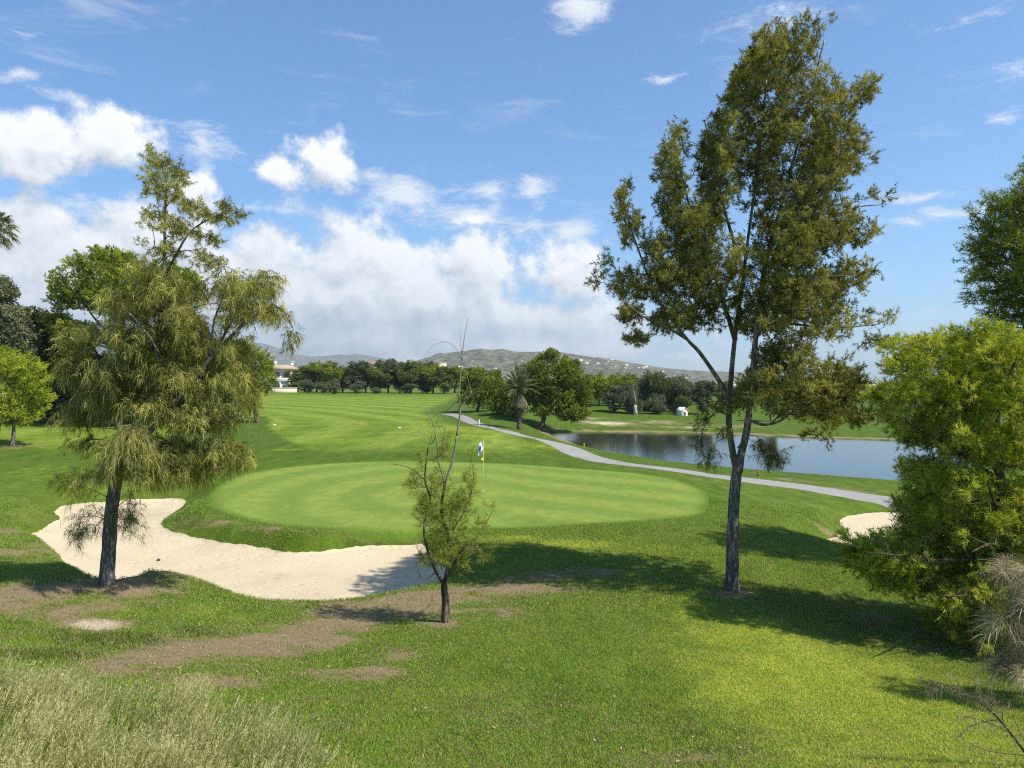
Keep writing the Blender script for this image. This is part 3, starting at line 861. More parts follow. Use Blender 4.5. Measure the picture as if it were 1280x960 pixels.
def tuft_mesh(name, mat, parent, E_, O, r, ntw=4, tl=.28, nn=22, nl=.15, nw=.010, spread=.75, along=.55, droop=.0, nseg=1, upb=.25, tintbase=.45, tvar=.25, twd=0.0, curl=0., jit=.0):
    """bursts of needles round the last twigs of every branch end"""
    n = len(E_)
    ct = np.clip(tintbase + tvar * r.normal(size=n) * .6, 0, 1); cs = r.uniform(.68, 1.32, n)
    T = np.repeat(E_, ntw, 0) + r.normal(size=(n * ntw, 3)) * jit; Td = unit(np.repeat(O, ntw, 0) + r.normal(size=(n * ntw, 3)) * spread + np.array([0, 0, upb]))
    tt = np.repeat(ct, ntw) + .08 * r.normal(size=n * ntw)
    l = tl * r.uniform(.6, 1.25, len(T)) * np.repeat(cs, ntw)
    Q = np.repeat(T, nn, 0); Qd = np.repeat(Td, nn, 0); s = r.random(len(Q)) ** .8
    ll = np.repeat(l, nn)
    pos = Q + Qd * (s * ll)[:, None]; pos[:, 2] -= twd * (s * ll) ** 1.5
    nd = unit(Qd * along + unit(r.normal(size=Q.shape)) * (1 - along * .5))
    L = nl * r.uniform(.6, 1.25, len(Q)) * (1 - .35 * s) * np.repeat(cs, ntw * nn)
    tint = np.clip(np.repeat(tt, nn) + .12 * r.normal(size=len(Q)) + .12 * (s - .5), 0, 1)
    V, f, tn = strands(pos, nd, L, nw * r.uniform(.7, 1.3, len(Q)), droop, nseg, r, tint, curl)
    return new_mesh(name, V, f, mat, parent, {'tint': tn})


M_bark_grey = bark_mat('grey_bark', (.10, .085, .068), (.36, .31, .25), 10)
M_bark_brown = bark_mat('brown_bark', (.06, .045, .033), (.20, .155, .11), 8)
M_twig_dark = simple_mat('dark_twig', (.055, .042, .030), .9, .1, .3)
M_twig_grey = simple_mat('weathered_twig', (.23, .20, .165), .9, .1, .3)
M_casu = leaf_mat('sheoak_needles', (0.058, 0.070, 0.014), (0.44, 0.41, 0.105), .28)
M_weep = leaf_mat('weeping_needles', (0.080, 0.098, 0.020), (0.50, 0.475, 0.145), .33)
M_sap = leaf_mat('sapling_needles', (0.09, 0.13, 0.02), (0.4, 0.43, 0.09), .40)
M_pine_b = leaf_mat('bright_pine_needles', (0.10, 0.17, 0.012), (0.66, 0.69, 0.085), .34, (.40, .38, .09))
M_pine = leaf_mat('pine_needles', (0.045, 0.078, 0.01), (0.33, 0.38, 0.045), .28)
M_pine_l = leaf_mat('yellow_pine_needles', (0.07, 0.12, 0.010), (0.46, 0.50, 0.06), .30)  # yellower needle colour than the plain pine mix
M_dark = leaf_mat('dark_foliage', (0.028, 0.042, 0.013), (0.13, 0.155, 0.042), .22, spec=.03)
M_olive = leaf_mat('olive_foliage', (0.075, 0.09, 0.045), (0.25, 0.26, 0.145), .25)
M_mid = leaf_mat('mid_foliage', (0.055, 0.085, 0.02), (0.21, 0.26, 0.055), .26)
M_dry = leaf_mat('dry_needles', (.16, .135, .09), (.58, .50, .33), .3)


def trunk_mesh(name, limbs, mat, parent, r, k=12):
    mb = MB()
    for q, r0, r1 in limbs:
        rad = tube_wobble(q, r0, r1, r, .10)
        if r0 > .12: rad = rad * (1 + .45 * np.exp(-np.linspace(0, 1, len(q)) * len(q) * .9))
        mb.tube(q, rad, k if r0 > .05 else 6)
    return mb.build(name, mat, parent, smooth=True)


# ---- the tall she-oak
def tall_tree():
    r = np.random.default_rng(11); D = G(915, 738)[1]
    base = G(915, 738); t = thing('sheoak_tree', 'tall bronze-green tree with a bare lower trunk, its crown reaching the top right', 'tree', base)
    def L(pts): return np.array([W(p[0], p[1], D + p[2]) for p in pts]) - base
    sk = Skel(); limbs = []
    def limb(pts, r0, r1, start=None):
        q = L(pts)
        if not sk.p: q[0][2] -= .15
        qq = sk.limb(q, r0, r1); limbs.append((qq, r0, r1))
    limb([(915, 738, 0), (916, 680, 0), (918, 620, 0), (923, 575, 0)], .150, .108)
    limb([(922, 592, 0), (916, 565, .05), (911, 525, .1), (914, 470, .2), (919, 420, .2), (927, 360, .1), (936, 290, 0), (948, 200, -.1), (958, 100, 0)], .085, .015)
    limb([(923, 590, 0), (926, 570, 0), (934, 535, -.1), (941, 470, -.2), (946, 405, -.2), (957, 330, -.1), (982, 235, 0), (1008, 140, 0), (1030, 50, 0)], .10, .015)
    limb([(914, 500, .1), (895, 470, .0), (874, 440, -.2), (858, 423, -.3), (825, 378, -.4), (797, 310, -.4), (778, 250, -.3)], .058, .012)
    limb([(858, 423, -.3), (835, 410, -.8), (795, 390, -1.2), (760, 355, -1.2)], .04, .01)
    limb([(919, 425, .2), (895, 350, .5), (865, 270, .6), (842, 175, .5)], .06, .012)
    limb([(946, 420, -.2), (985, 330, -.6), (1030, 230, -.8), (1065, 150, -.7), (1078, 110, -.6)], .06, .012)
    limb([(946, 412, -.2), (985, 405, .2), (1040, 410, .4), (1100, 405, .3)], .045, .01)
    limb([(957, 335, 0), (1010, 290, .7), (1060, 262, .8), (1100, 256, .8)], .04, .01)
    limb([(930, 345, 0), (905, 260, -.6), (890, 190, -.8), (880, 150, -.8)], .045, .01)
    limb([(938, 525, -.1), (955, 531, -.4), (975, 526, -.7), (990, 515, -.9), (1020, 495, -1.1), (1050, 505, -1.1)], .040, .01)
    limb([(912, 520, 0), (895, 515, -.3), (880, 535, -.6), (870, 560, -.7)], .022, .006)
    limb([(950, 380, -.2), (1010, 350, -1.0), (1060, 345, -1.3)], .04, .01)
    limb([(925, 370, 0), (890, 380, 1.0), (840, 385, 1.3)], .035, .01)
    limb([(944, 440, -.2), (958, 455, -.8), (985, 450, -1.0)], .03, .01)
    bl = [(1030, 52, 13, 30), (985, 72, 27, 38), (950, 85, 22, 42), (930, 115, 18, 45), (1000, 135, 40, 45), (1058, 128, 22, 20), (1078, 115, 10, 18), (952, 180, 42, 55), (1035, 190, 35, 42), (1073, 195, 13, 26),
          (892, 180, 17, 38), (908, 235, 34, 55), (990, 240, 55, 50), (1055, 220, 18, 26), (1086, 259, 24, 9), (1062, 255, 12, 10), (838, 205, 14, 46), (838, 255, 18, 40), (870, 290, 32, 38), (779, 255, 10, 28), (788, 290, 14, 22),
          (813, 312, 22, 22), (763, 330, 12, 14), (749, 350, 14, 12), (785, 358, 24, 26), (832, 350, 38, 32), (788, 393, 18, 14), (900, 340, 55, 45), (970, 310, 55, 45), (1030, 290, 40, 32), (1066, 298, 16, 18), (1058, 350, 32, 26),
          (990, 370, 55, 36), (910, 388, 50, 26), (850, 398, 38, 22), (1048, 395, 32, 22), (1095, 402, 24, 9), (1088, 428, 14, 8), (1025, 415, 28, 12), (955, 408, 38, 14), (797, 424, 18, 10),
          (975, 450, 32, 28), (1002, 488, 42, 26), (952, 478, 22, 34), (1038, 478, 32, 32), (1050, 517, 20, 18), (1028, 545, 9, 10, .6), (940, 502, 16, 20, .8), (905, 512, 10, 14, .6), (1000, 518, 26, 10, .6)]
    A, _ = fill(px_blobs(bl, D, 2.7, 945, 200, r, 4), 12000, r, .35)
    A = A[thin_out(A, .19, r)] - base
    keep = fbm(A[:, 0] * 1.1 + 30, A[:, 2] * 1.1 + A[:, 1] * .9, 3) > .415
    A = A[keep]
    E_, O = sk.attach(A, r, .14, .3, up=.9)
    trunk_mesh('trunk', limbs, M_bark_grey, t, r)
    sk.twigs('branches', M_twig_dark, t, .0035, .42, 5, .035)
    O = unit(O + np.array([0, 0, .5]))
    tuft_mesh('crown', M_casu, t, E_, O, r, 9, .16, 25, .105, .0125, .95, .6, .12, 1, .25, .50, .42, jit=.05)
    # sparse drooping grey twigs under the crown
    bl = [(965, 570, 22, 14), (950, 555, 14, 10), (885, 568, 16, 12), (875, 545, 8, 16), (905, 540, 8, 10), (880, 520, 10, 8)]
    A, _ = fill(px_blobs(bl, D, .5, 920, 80, r), 60, r, .2); A = A - base
    sk2 = Skel()
    q = L([(922, 560, 0), (935, 545, -.3), (950, 548, -.5), (975, 570, -.7)]); sk2.limb(q, .012, .004)
    q2 = L([(914, 545, 0), (900, 550, -.3), (885, 560, -.5), (872, 575, -.6)]); sk2.limb(q2, .012, .004, start=0)
    E2, O2 = sk2.attach(A, r, .1, .2)
    mb = MB(); mb.tube(sk2.p[:len(q)], .009, 5); trunk_mesh('low_branch', [(smooth_poly3(q), .014, .004), (smooth_poly3(q2), .014, .004)], M_twig_grey, t, r)
    sk2.twigs('low_twigs', M_twig_grey, t, .003, .4, 4)
    tuft_mesh('low_foliage', M_casu, t, E2, unit(O2 + np.array([0, 0, -.6])), r, 4, .2, 14, .15, .010, .8, .5, .5, 2, -.3, .3, .3)
    return t


tall_tree()


# ---- weeping tree on the left mound
def weeping_tree():
    r = np.random.default_rng(12); base = G(132, 729); D = base[1]
    t = thing('weeping_sheoak', 'shaggy olive-gold weeping tree on the mound in front of the left bunker', 'tree', base)
    def L(pts): return np.array([W(p[0], p[1], D + p[2]) for p in pts]) - base
    sk = Skel(); limbs = []
    def limb(pts, r0, r1):
        q = L(pts)
        if not sk.p: q[0][2] -= .15
        limbs.append((sk.limb(q, r0, r1), r0, r1))
    limb([(132, 729, 0), (136, 685, 0), (139, 640, 0), (145, 600, 0), (151, 560, 0)], .145, .115)
    limb([(151, 560, 0), (163, 515, .1), (180, 470, .2), (197, 420, .1), (205, 355, 0), (206, 300, 0), (209, 205, 0)], .10, .012)
    limb([(151, 570, 0), (178, 548, -.2), (205, 520, -.4), (245, 470, -.5), (285, 425, -.5), (320, 392, -.4), (350, 385, -.3), (366, 410, -.3)], .075, .010)
    limb([(204, 350, 0), (222, 315, -.2), (240, 288, -.3), (270, 270, -.3), (295, 262, -.3)], .03, .007)
    limb([(270, 440, -.5), (285, 410, -.4), (300, 385, -.2), (330, 350, 0), (350, 345, 0)], .03, .008)
    limb([(262, 445, -.5), (268, 400, -.8), (285, 350, -1.0), (270, 320, -1.0)], .025, .006)
    limb([(180, 470, .2), (150, 440, .7), (115, 425, 1.0), (95, 440, 1.0)], .035, .008)
    limb([(190, 440, .1), (215, 400, 1.0), (260, 380, 1.3), (300, 385, 1.2)], .03, .008)
    limb([(160, 520, 0), (130, 490, -.6), (105, 480, -.9), (92, 500, -.9)], .03, .008)
    limb([(175, 490, .1), (200, 450, -.9), (170, 400, -1.3), (150, 385, -1.3)], .03, .008)
    limb([(200, 520, -.4), (245, 535, -.6), (290, 520, -.6), (320, 525, -.5)], .03, .008)
    limb([(148, 585, 0), (185, 575, .5), (230, 580, .7), (280, 585, .6)], .03, .008)
    limb([(148, 590, 0), (150, 550, -.8), (165, 528, -1.1), (185, 535, -1.2)], .02, .007)
    limb([(170, 500, 0), (140, 520, 1.0), (115, 520, 1.2)], .02, .006)
    bl = [(210, 215, 12, 20, 3), (208, 245, 10, 24, 2.5), (207, 285, 13, 24, 2.5), (204, 318, 12, 14, 1.5), (262, 273, 24, 13, 1.5), (290, 268, 12, 14), (252, 298, 16, 14), (262, 330, 12, 20), (190, 345, 22, 20),
          (225, 365, 30, 28), (170, 385, 38, 30), (275, 365, 22, 20), (300, 355, 20, 16, 1.5), (322, 362, 22, 16, 1.8), (348, 350, 12, 9, 2), (335, 390, 24, 14, 2), (355, 398, 14, 14, 3), (364, 425, 8, 22, 4), (305, 388, 32, 18, 1.3), (338, 350, 16, 12, 2),
          (250, 410, 50, 34), (185, 430, 50, 32), (125, 415, 34, 22), (100, 455, 20, 36), (92, 430, 10, 20), (150, 470, 42, 32), (230, 470, 55, 34), (285, 440, 32, 30), (308, 500, 14, 26), (295, 475, 22, 26),
          (130, 505, 34, 24), (98, 520, 10, 28), (103, 555, 7, 14, .6), (250, 520, 45, 30), (200, 510, 36, 24), (270, 565, 34, 20), (215, 565, 30, 22), (245, 592, 28, 14), (165, 555, 28, 24), (150, 585, 28, 18), (205, 592, 20, 16), (300, 575, 14, 10, .6), (105, 600, 9, 12, .4)]
    A, _ = fill(px_blobs(bl, D, 1.9, 205, 150, r, 9, 4), 8000, r, .3)
    A = A[thin_out(A, .175, r)] - base
    A = A[(fbm(A[:, 0] * 1.5 + 8, A[:, 2] * 1.5 + A[:, 1], 3) > .43) | (A[:, 0] > W(295, 400, D)[0] - base[0]) | (A[:, 2] > W(0, 335, D)[2] - base[2])]
    E_, O = sk.attach(A, r, .16, .3, up=.6)
    trunk_mesh('trunk', limbs, M_bark_grey, t, r)
    sk.twigs('branches', M_twig_dark, t, .0045, .46, 5, .035)
    top = E_[:, 2] > (W(0, 335, D)[2] - base[2])
    Od = unit(O * np.array([1, 1, .5]) + np.array([0, 0, -.25]))
    tuft_mesh('crown', M_weep, t, E_[~top], Od[~top], r, 7, .21, 17, .17, .0105, .85, .5, .75, 2, -.05, .45, .48, twd=.9, curl=.12, jit=.06)
    tuft_mesh('leader', M_weep, t, E_[top], unit(O[top] + np.array([0, 0, .4])), r, 8, .15, 24, .12, .010, .85, .5, .2, 1, .3, .42, .36, jit=.05)
    # pale cascading spray in front of the trunk
    c = L([(165, 531, -1.15)])[0]; n = 90
    az = r.uniform(0, 2 * math.pi, n); ax = np.stack([np.cos(az), np.sin(az) * .8, r.uniform(.1, .6, n)], -1)
    mb = MB(); sp = []
    for i in range(n):
        L_ = r.uniform(.45, 1.0); s = np.linspace(0, 1, 7)
        q = c + unit(ax[i]) * (L_ * s * .75)[:, None] * np.array([1, 1, .5]); q[:, 2] -= L_ * 1.15 * s ** 2.1
        mb.tube(q, .004 * (1 - .6 * s) + .001, 3, cap=False); sp.append(q)
    mb.build('spray_twigs', M_twig_grey, t)
    sp = np.array(sp); k = r.integers(0, n, 5200); s = r.integers(1, 6, 5200); fr = r.random(5200)[:, None]
    pos = sp[k, s] * (1 - fr) + sp[k, s + 1] * fr
    V, f, tn = strands(pos, unit(unit(sp[k, s + 1] - sp[k, s]) + .45 * r.normal(size=pos.shape)), .17 * r.uniform(.6, 1.2, len(pos)), .007, .5, 2, r, np.clip(.62 + .15 * r.normal(size=len(pos)), 0, 1))
    new_mesh('cascading_spray', V, f, M_weep, t, {'tint': tn})
    # thin grey twigs and a yellow spray low on the trunk
    for nm, st, bls, mt, tb in (('low_twigs', [(140, 655, 0), (118, 645, -.3), (95, 650, -.5)], [(112, 645, 26, 22), (100, 665, 20, 12)], M_weep, .35),
                                ('low_twigs', [(142, 640, 0), (158, 625, .2), (172, 640, .3)], [(162, 640, 14, 32), (170, 660, 8, 14)], M_weep, .3),
                                ('yellow_spray', [(141, 625, 0), (115, 612, -.4), (85, 600, -.6)], [(88, 602, 26, 10), (100, 615, 22, 10), (72, 598, 10, 5), (110, 590, 20, 10)], M_pine_b, .85)):
        s2 = Skel(); q = s2.limb(L(st), .014, .004)
        A, _ = fill(px_blobs(bls, D - .2, .5, 120, 80, r), 46, r, .1)
        E2, O2 = s2.attach(A - base, r, .1, .2)
        mb = MB(); mb.tube(q, np.linspace(.012, .004, len(q)), 5); mb.build('low_branch', M_twig_grey, t, smooth=True)
        s2.twigs('side_twigs', M_twig_grey, t, .0028, .4, 4)
        tuft_mesh(nm, mt, t, E2, unit(O2 + np.array([0, 0, -.2])), r, 3, .2, 11, .17, .007, .7, .5, .6, 2, -.1, tb, .2)
    return t


weeping_tree()


# ---- half-bare sapling
def sapling():
    r = np.random.default_rng(13); base = G(556, 778); D = base[1]
    t = thing('young_sheoak', 'thin half-bare young tree with dead whip-like stems above sparse green tufts', 'tree', base)
    def L(pts): return np.array([W(p[0], p[1], D + p[2]) for p in pts]) - base
    sk = Skel(); limbs = []; dead = []
    def limb(pts, r0, r1, d=False):
        q = L(pts)
        if not sk.p: q[0][2] -= .1
        if d: dead.append((smooth_poly3(q), r0, r1))
        else: limbs.append((sk.limb(q, r0, r1), r0, r1))
    limb([(556, 779, 0), (557, 755, 0), (555, 730, 0)], .085, .065)
    limb([(555, 730, 0), (562, 700, .1), (560, 670, .1), (552, 640, .1), (556, 605, 0)], .045, .025)
    limb([(555, 732, 0), (545, 715, -.1), (535, 690, -.2), (530, 660, -.2), (538, 625, -.1), (531, 600, -.1), (535, 560, 0)], .030, .012)
    limb([(556, 728, 0), (570, 700, -.2), (585, 680, -.3), (600, 690, -.4)], .022, .008)
    limb([(560, 670, .1), (580, 640, .2), (592, 600, .3), (588, 570, .3)], .022, .006)
    limb([(572, 700, -.2), (600, 665, .3), (615, 640, .4)], .014, .005)
    limb([(545, 715, -.1), (528, 725, -.4), (520, 700, -.5)], .014, .005)
    limb([(531, 600, 0), (512, 585, .2), (490, 580, .3)], .010, .004)
    limb([(556, 605, 0), (566, 575, 0), (571, 545, 0)], .024, .02, True)
    limb([(571, 545, 0), (575, 515, 0), (574, 490, 0), (577, 455, 0), (580, 425, 0), (585, 396, 0)], .02, .0035, True)
    limb([(556, 605, 0), (548, 575, -.1), (545, 545, -.1), (538, 520, -.1), (528, 505, -.1)], .018, .006, True)
    limb([(545, 545, -.1), (538, 555, .1), (528, 545, .2), (522, 535, .2)], .010, .004, True)
    limb([(561, 572, 0), (553, 556, .1), (556, 540, .1), (549, 520, .1), (540, 508, .1)], .014, .004, True)
    limb([(573, 512, 0), (580, 500, -.1), (598, 488, -.2), (607, 465, -.2)], .011, .003, True)
    limb([(590, 493, -.1), (586, 478, -.1), (582, 462, -.1)], .007, .002, True)
    limb([(574, 500, 0), (566, 492, .1), (559, 480, .1)], .007, .002, True)
    limb([(577, 450, 0), (572, 438, .1), (560, 428, .2), (545, 430, .2), (536, 438, .2), (535, 448, .2)], .006, .002, True)
    limb([(560, 428, .2), (548, 425, .2), (538, 425, .2)], .003, .002, True)
    limb([(578, 450, 0), (576, 430, -.1), (575, 412, -.1)], .005, .002, True)
    limb([(574, 500, 0), (560, 512, .1), (552, 530, .1)], .007, .003, True)
    bl = [(545, 605, 26, 24, .7), (528, 575, 18, 18, .5), (540, 535, 12, 16, .3), (588, 605, 14, 28, .8), (590, 572, 8, 12, .5), (560, 650, 36, 34), (535, 640, 22, 30), (612, 632, 16, 9, .6), (562, 695, 34, 26), (592, 690, 26, 14), (518, 605, 14, 22),
          (575, 630, 24, 24), (540, 700, 22, 16), (555, 560, 14, 24), (485, 575, 12, 4, .3), (600, 655, 18, 12), (605, 700, 14, 8, .5)]
    A, _ = fill(px_blobs(bl, D, .7, 560, 70, r, 6), 620, r, .15); A = A[thin_out(A, .098, r)] - base
    E_, O = sk.attach(A, r, .12, .25, up=1.2)
    trunk_mesh('trunk', limbs, M_bark_brown, t, r, 9)
    mb = MB()
    for q, r0, r1 in dead: mb.tube(q, tube_wobble(q, r0, r1, r, .2), 6)
    d = mb.build('dead_stem', M_twig_grey, t, smooth=True); d['label'] = 'bare pale dead stems rising above the leaves'
    sk.twigs('branches', M_twig_dark, t, .003, .42, 4, .02)
    tuft_mesh('crown', M_sap, t, E_, unit(O + np.array([0, 0, .5])), r, 4, .17, 16, .13, .0065, .6, .6, .1, 1, .3, .48, .4, jit=.03)
    return t


sapling()


# ---- bright pine at the right edge, and the darker one behind it
def right_pine():
    r = np.random.default_rng(14); base = G(1262, 798); D = base[1]; base = np.array([(1262 - 640) / F * D, D, hz((1262 - 640) / F * D, D)])
    t = thing('bright_pine', 'dense yellow-green young pine at the right edge, its boughs sweeping to the grass', 'tree', base)
    def L(pts): return np.array([W(p[0], p[1], D + p[2]) for p in pts]) - base
    sk = Skel(); limbs = []
    def limb(pts, r0, r1):
        q = L(pts)
        if not sk.p: q[0] = [0, 0, -.2]
        limbs.append((sk.limb(q, r0, r1), r0, r1))
    limb([(1262, 798, 0), (1258, 700, 0), (1250, 600, 0), (1245, 500, 0), (1235, 425, 0)], .15, .02)
    for ps in ([(1256, 690, 0), (1200, 700, -.6), (1130, 695, -1.0), (1080, 690, -1.1)], [(1254, 650, 0), (1200, 640, .5), (1150, 640, .6)], [(1250, 600, 0), (1190, 560, -.7), (1140, 530, -1)],
               [(1250, 560, 0), (1180, 520, .6), (1130, 490, .8)], [(1247, 520, 0), (1190, 470, -.3), (1165, 430, -.3)], [(1256, 700, 0), (1220, 740, -1.0), (1180, 745, -1.5)],
               [(1258, 680, 0), (1310, 640, -.6), (1350, 600, -.6)], [(1250, 560, 0), (1300, 500, .4), (1340, 460, .4)], [(1254, 650, 0), (1240, 620, -1.3), (1235, 600, -1.8)], [(1256, 690, 0), (1240, 680, -1.5), (1215, 690, -2.1)],
               [(1250, 600, 0), (1230, 560, 1.6), (1220, 550, 2)], [(1256, 700, 0), (1240, 700, 1.4), (1200, 690, 2)], [(1245, 500, 0), (1265, 460, -1), (1275, 440, -1.2)]): limb(ps, .04, .01)
    bl = [(1178, 442, 34, 24), (1215, 425, 26, 18), (1240, 440, 34, 22), (1135, 432, 18, 12), (1140, 455, 26, 18), (1118, 495, 24, 18), (1160, 490, 36, 28), (1215, 490, 44, 34), (1260, 490, 36, 34), (1128, 523, 20, 13), (1175, 540, 44, 24),
          (1235, 555, 44, 34), (1158, 590, 18, 14), (1185, 600, 36, 26), (1165, 640, 24, 18), (1205, 645, 44, 34), (1262, 640, 36, 40), (1088, 700, 28, 20), (1072, 682, 16, 10), (1118, 720, 34, 18), (1150, 690, 30, 20, .8), (1180, 712, 42, 24), (1235, 705, 42, 30),
          (1150, 742, 18, 12), (1195, 756, 34, 16), (1240, 770, 40, 20), (1160, 735, 34, 18), (1110, 690, 30, 20), (1215, 735, 50, 26), (1190, 785, 24, 10, .7), (1172, 655, 32, 20), (1170, 625, 14, 12, .6), (1270, 780, 40, 20), (1260, 720, 40, 40), (1310, 520, 40, 50, .3), (1310, 640, 40, 50, .3), (1300, 440, 30, 25, .4), (1290, 720, 30, 30, .4), (1180, 670, 30, 20), (1150, 672, 12, 8, .5)]
    A, _ = fill(px_blobs(bl, D, 2.3, 1245, 190, r, 3), 16000, r, .5)
    A = A[thin_out(A, .16, r)] - base
    A = A[fbm(A[:, 0] * 1.3 + 3, A[:, 2] * 1.3 + A[:, 1], 3) > .345]
    E_, O = sk.attach(A, r, .10, .3, up=-.1)
    trunk_mesh('trunk', limbs, M_bark_brown, t, r)
    sk.twigs('branches', M_twig_grey, t, .0045, .44, 5, .035)
    out_ = unit(np.c_[E_[:, :2], np.zeros(len(E_))])
    tuft_mesh('crown', M_pine_b, t, E_, unit(O * .6 + out_ * .5 + np.array([0, 0, .15])), r, 7, .17, 24, .125, .0115, .85, .70, .05, 1, .2, .52, .62, jit=.05)
    return t


right_pine()


def generic_tree(name, label, cat, base, blobs, D, depth, cx, hw, limbs_px, mleaf, mbark, seed, n=1500, dmin=.35, leaf='needle', group=None, cut=.36, **kw):
    """tree whose crown is a set of lobes read off at its distance"""
    r = np.random.default_rng(seed); base = np.array(base); t = thing(name, label, cat, base, group)
    def L(pts): return np.array([W(p[0], p[1], D + p[2]) for p in pts]) - base
    sk = Skel(); limbs = []
    for i, (ps, r0, r1) in enumerate(limbs_px):
        q = L(ps)
        if i == 0: q[0] = [0, 0, -.3]
        limbs.append((sk.limb(q, r0, r1), r0, r1))
    A, _ = fill(px_blobs(blobs, D, depth, cx, hw, r), n, r, .55)
    A = A[thin_out(A, dmin, r)] - base
    A = A[fbm(A[:, 0] / dmin * .27 + seed, A[:, 2] / dmin * .27 + A[:, 1] / dmin * .2, 3) > cut]
    E_, O = sk.attach(A, r, .10, .25, up=.5)
    trunk_mesh('trunk', limbs, mbark, t, r, 10)
    sk.twigs('branches', M_twig_dark, t, kw.pop('rt', .010), .44, 4, .10)
    cen_ = E_.mean(0); out_ = unit(E_ - cen_)
    O = unit(O * .4 + out_ * .8 + np.array([0, 0, .25]))
    if leaf == 'needle': tuft_mesh('crown', mleaf, t, E_, O, r, **kw)
    else: leaf_crown('crown', mleaf, t, E_, O, r, **kw)
    return t


def leaf_crown(name, mat, parent, E_, O, r, per=60, rad=.45, size=.10, tintbase=.45, tvar=.4, asp=.55, flat=.7, up=.6):
    n = len(E_); d = unit(r.normal(size=(n * per, 3))) * (r.random(n * per) ** .45)[:, None] * rad * np.array([1, 1, flat])
    Q = np.repeat(E_, per, 0) + d
    nr = unit(unit(d) + .8 * r.normal(size=d.shape) + np.array([0, 0, up]))
    ct = np.clip(tintbase + tvar * .6 * r.normal(size=n), 0, 1)
    tn = np.clip(np.repeat(ct, per) + .14 * r.normal(size=n * per), 0, 1)
    V, f, tt = leaves(Q, nr, size * r.uniform(.6, 1.3, n * per), r, tn, asp)
    return new_mesh(name, V, f, mat, parent, {'tint': tt})


# darker pine behind, its crown hanging in from the right
_b = np.array([16.2, 19.6, hz(16.2, 19.6)]); _D = 19.6
generic_tree('shade_pine', 'dark green pine whose high crown hangs in above the bright pine', 'tree', _b,
             [(1282, 300, 44, 42), (1258, 320, 26, 26), (1268, 260, 30, 20), (1268, 365, 34, 26), (1290, 398, 30, 22), (1330, 280, 80, 70), (1340, 370, 90, 60), (1400, 300, 70, 80), (1420, 400, 70, 50), (1330, 430, 60, 25), (1285, 345, 44, 36), (1300, 250, 36, 18), (1240, 305, 10, 14), (1240, 345, 10, 10), (1340, 220, 50, 20), (1390, 460, 60, 25)],
             _D, 3.0, 1330, 140, [([(1400, 700, 0), (1398, 600, 0), (1385, 500, 0), (1370, 420, 0), (1350, 330, 0), (1340, 260, 0)], .2, .04), ([(1370, 420, 0), (1310, 370, -.5), (1260, 330, -.5)], .07, .02), ([(1385, 500, 0), (1430, 420, 1), (1460, 380, 1)], .07, .02), ([(1375, 440, 0), (1320, 400, 1.3), (1270, 380, 1.6)], .06, .02)],
             M_pine, M_bark_brown, 21, 4000, .27, 'needle', cut=.34, ntw=6, tl=.34, nn=26, nl=.17, nw=.016, spread=.8, along=.6, upb=.2, tintbase=.42, tvar=.4, jit=.1)


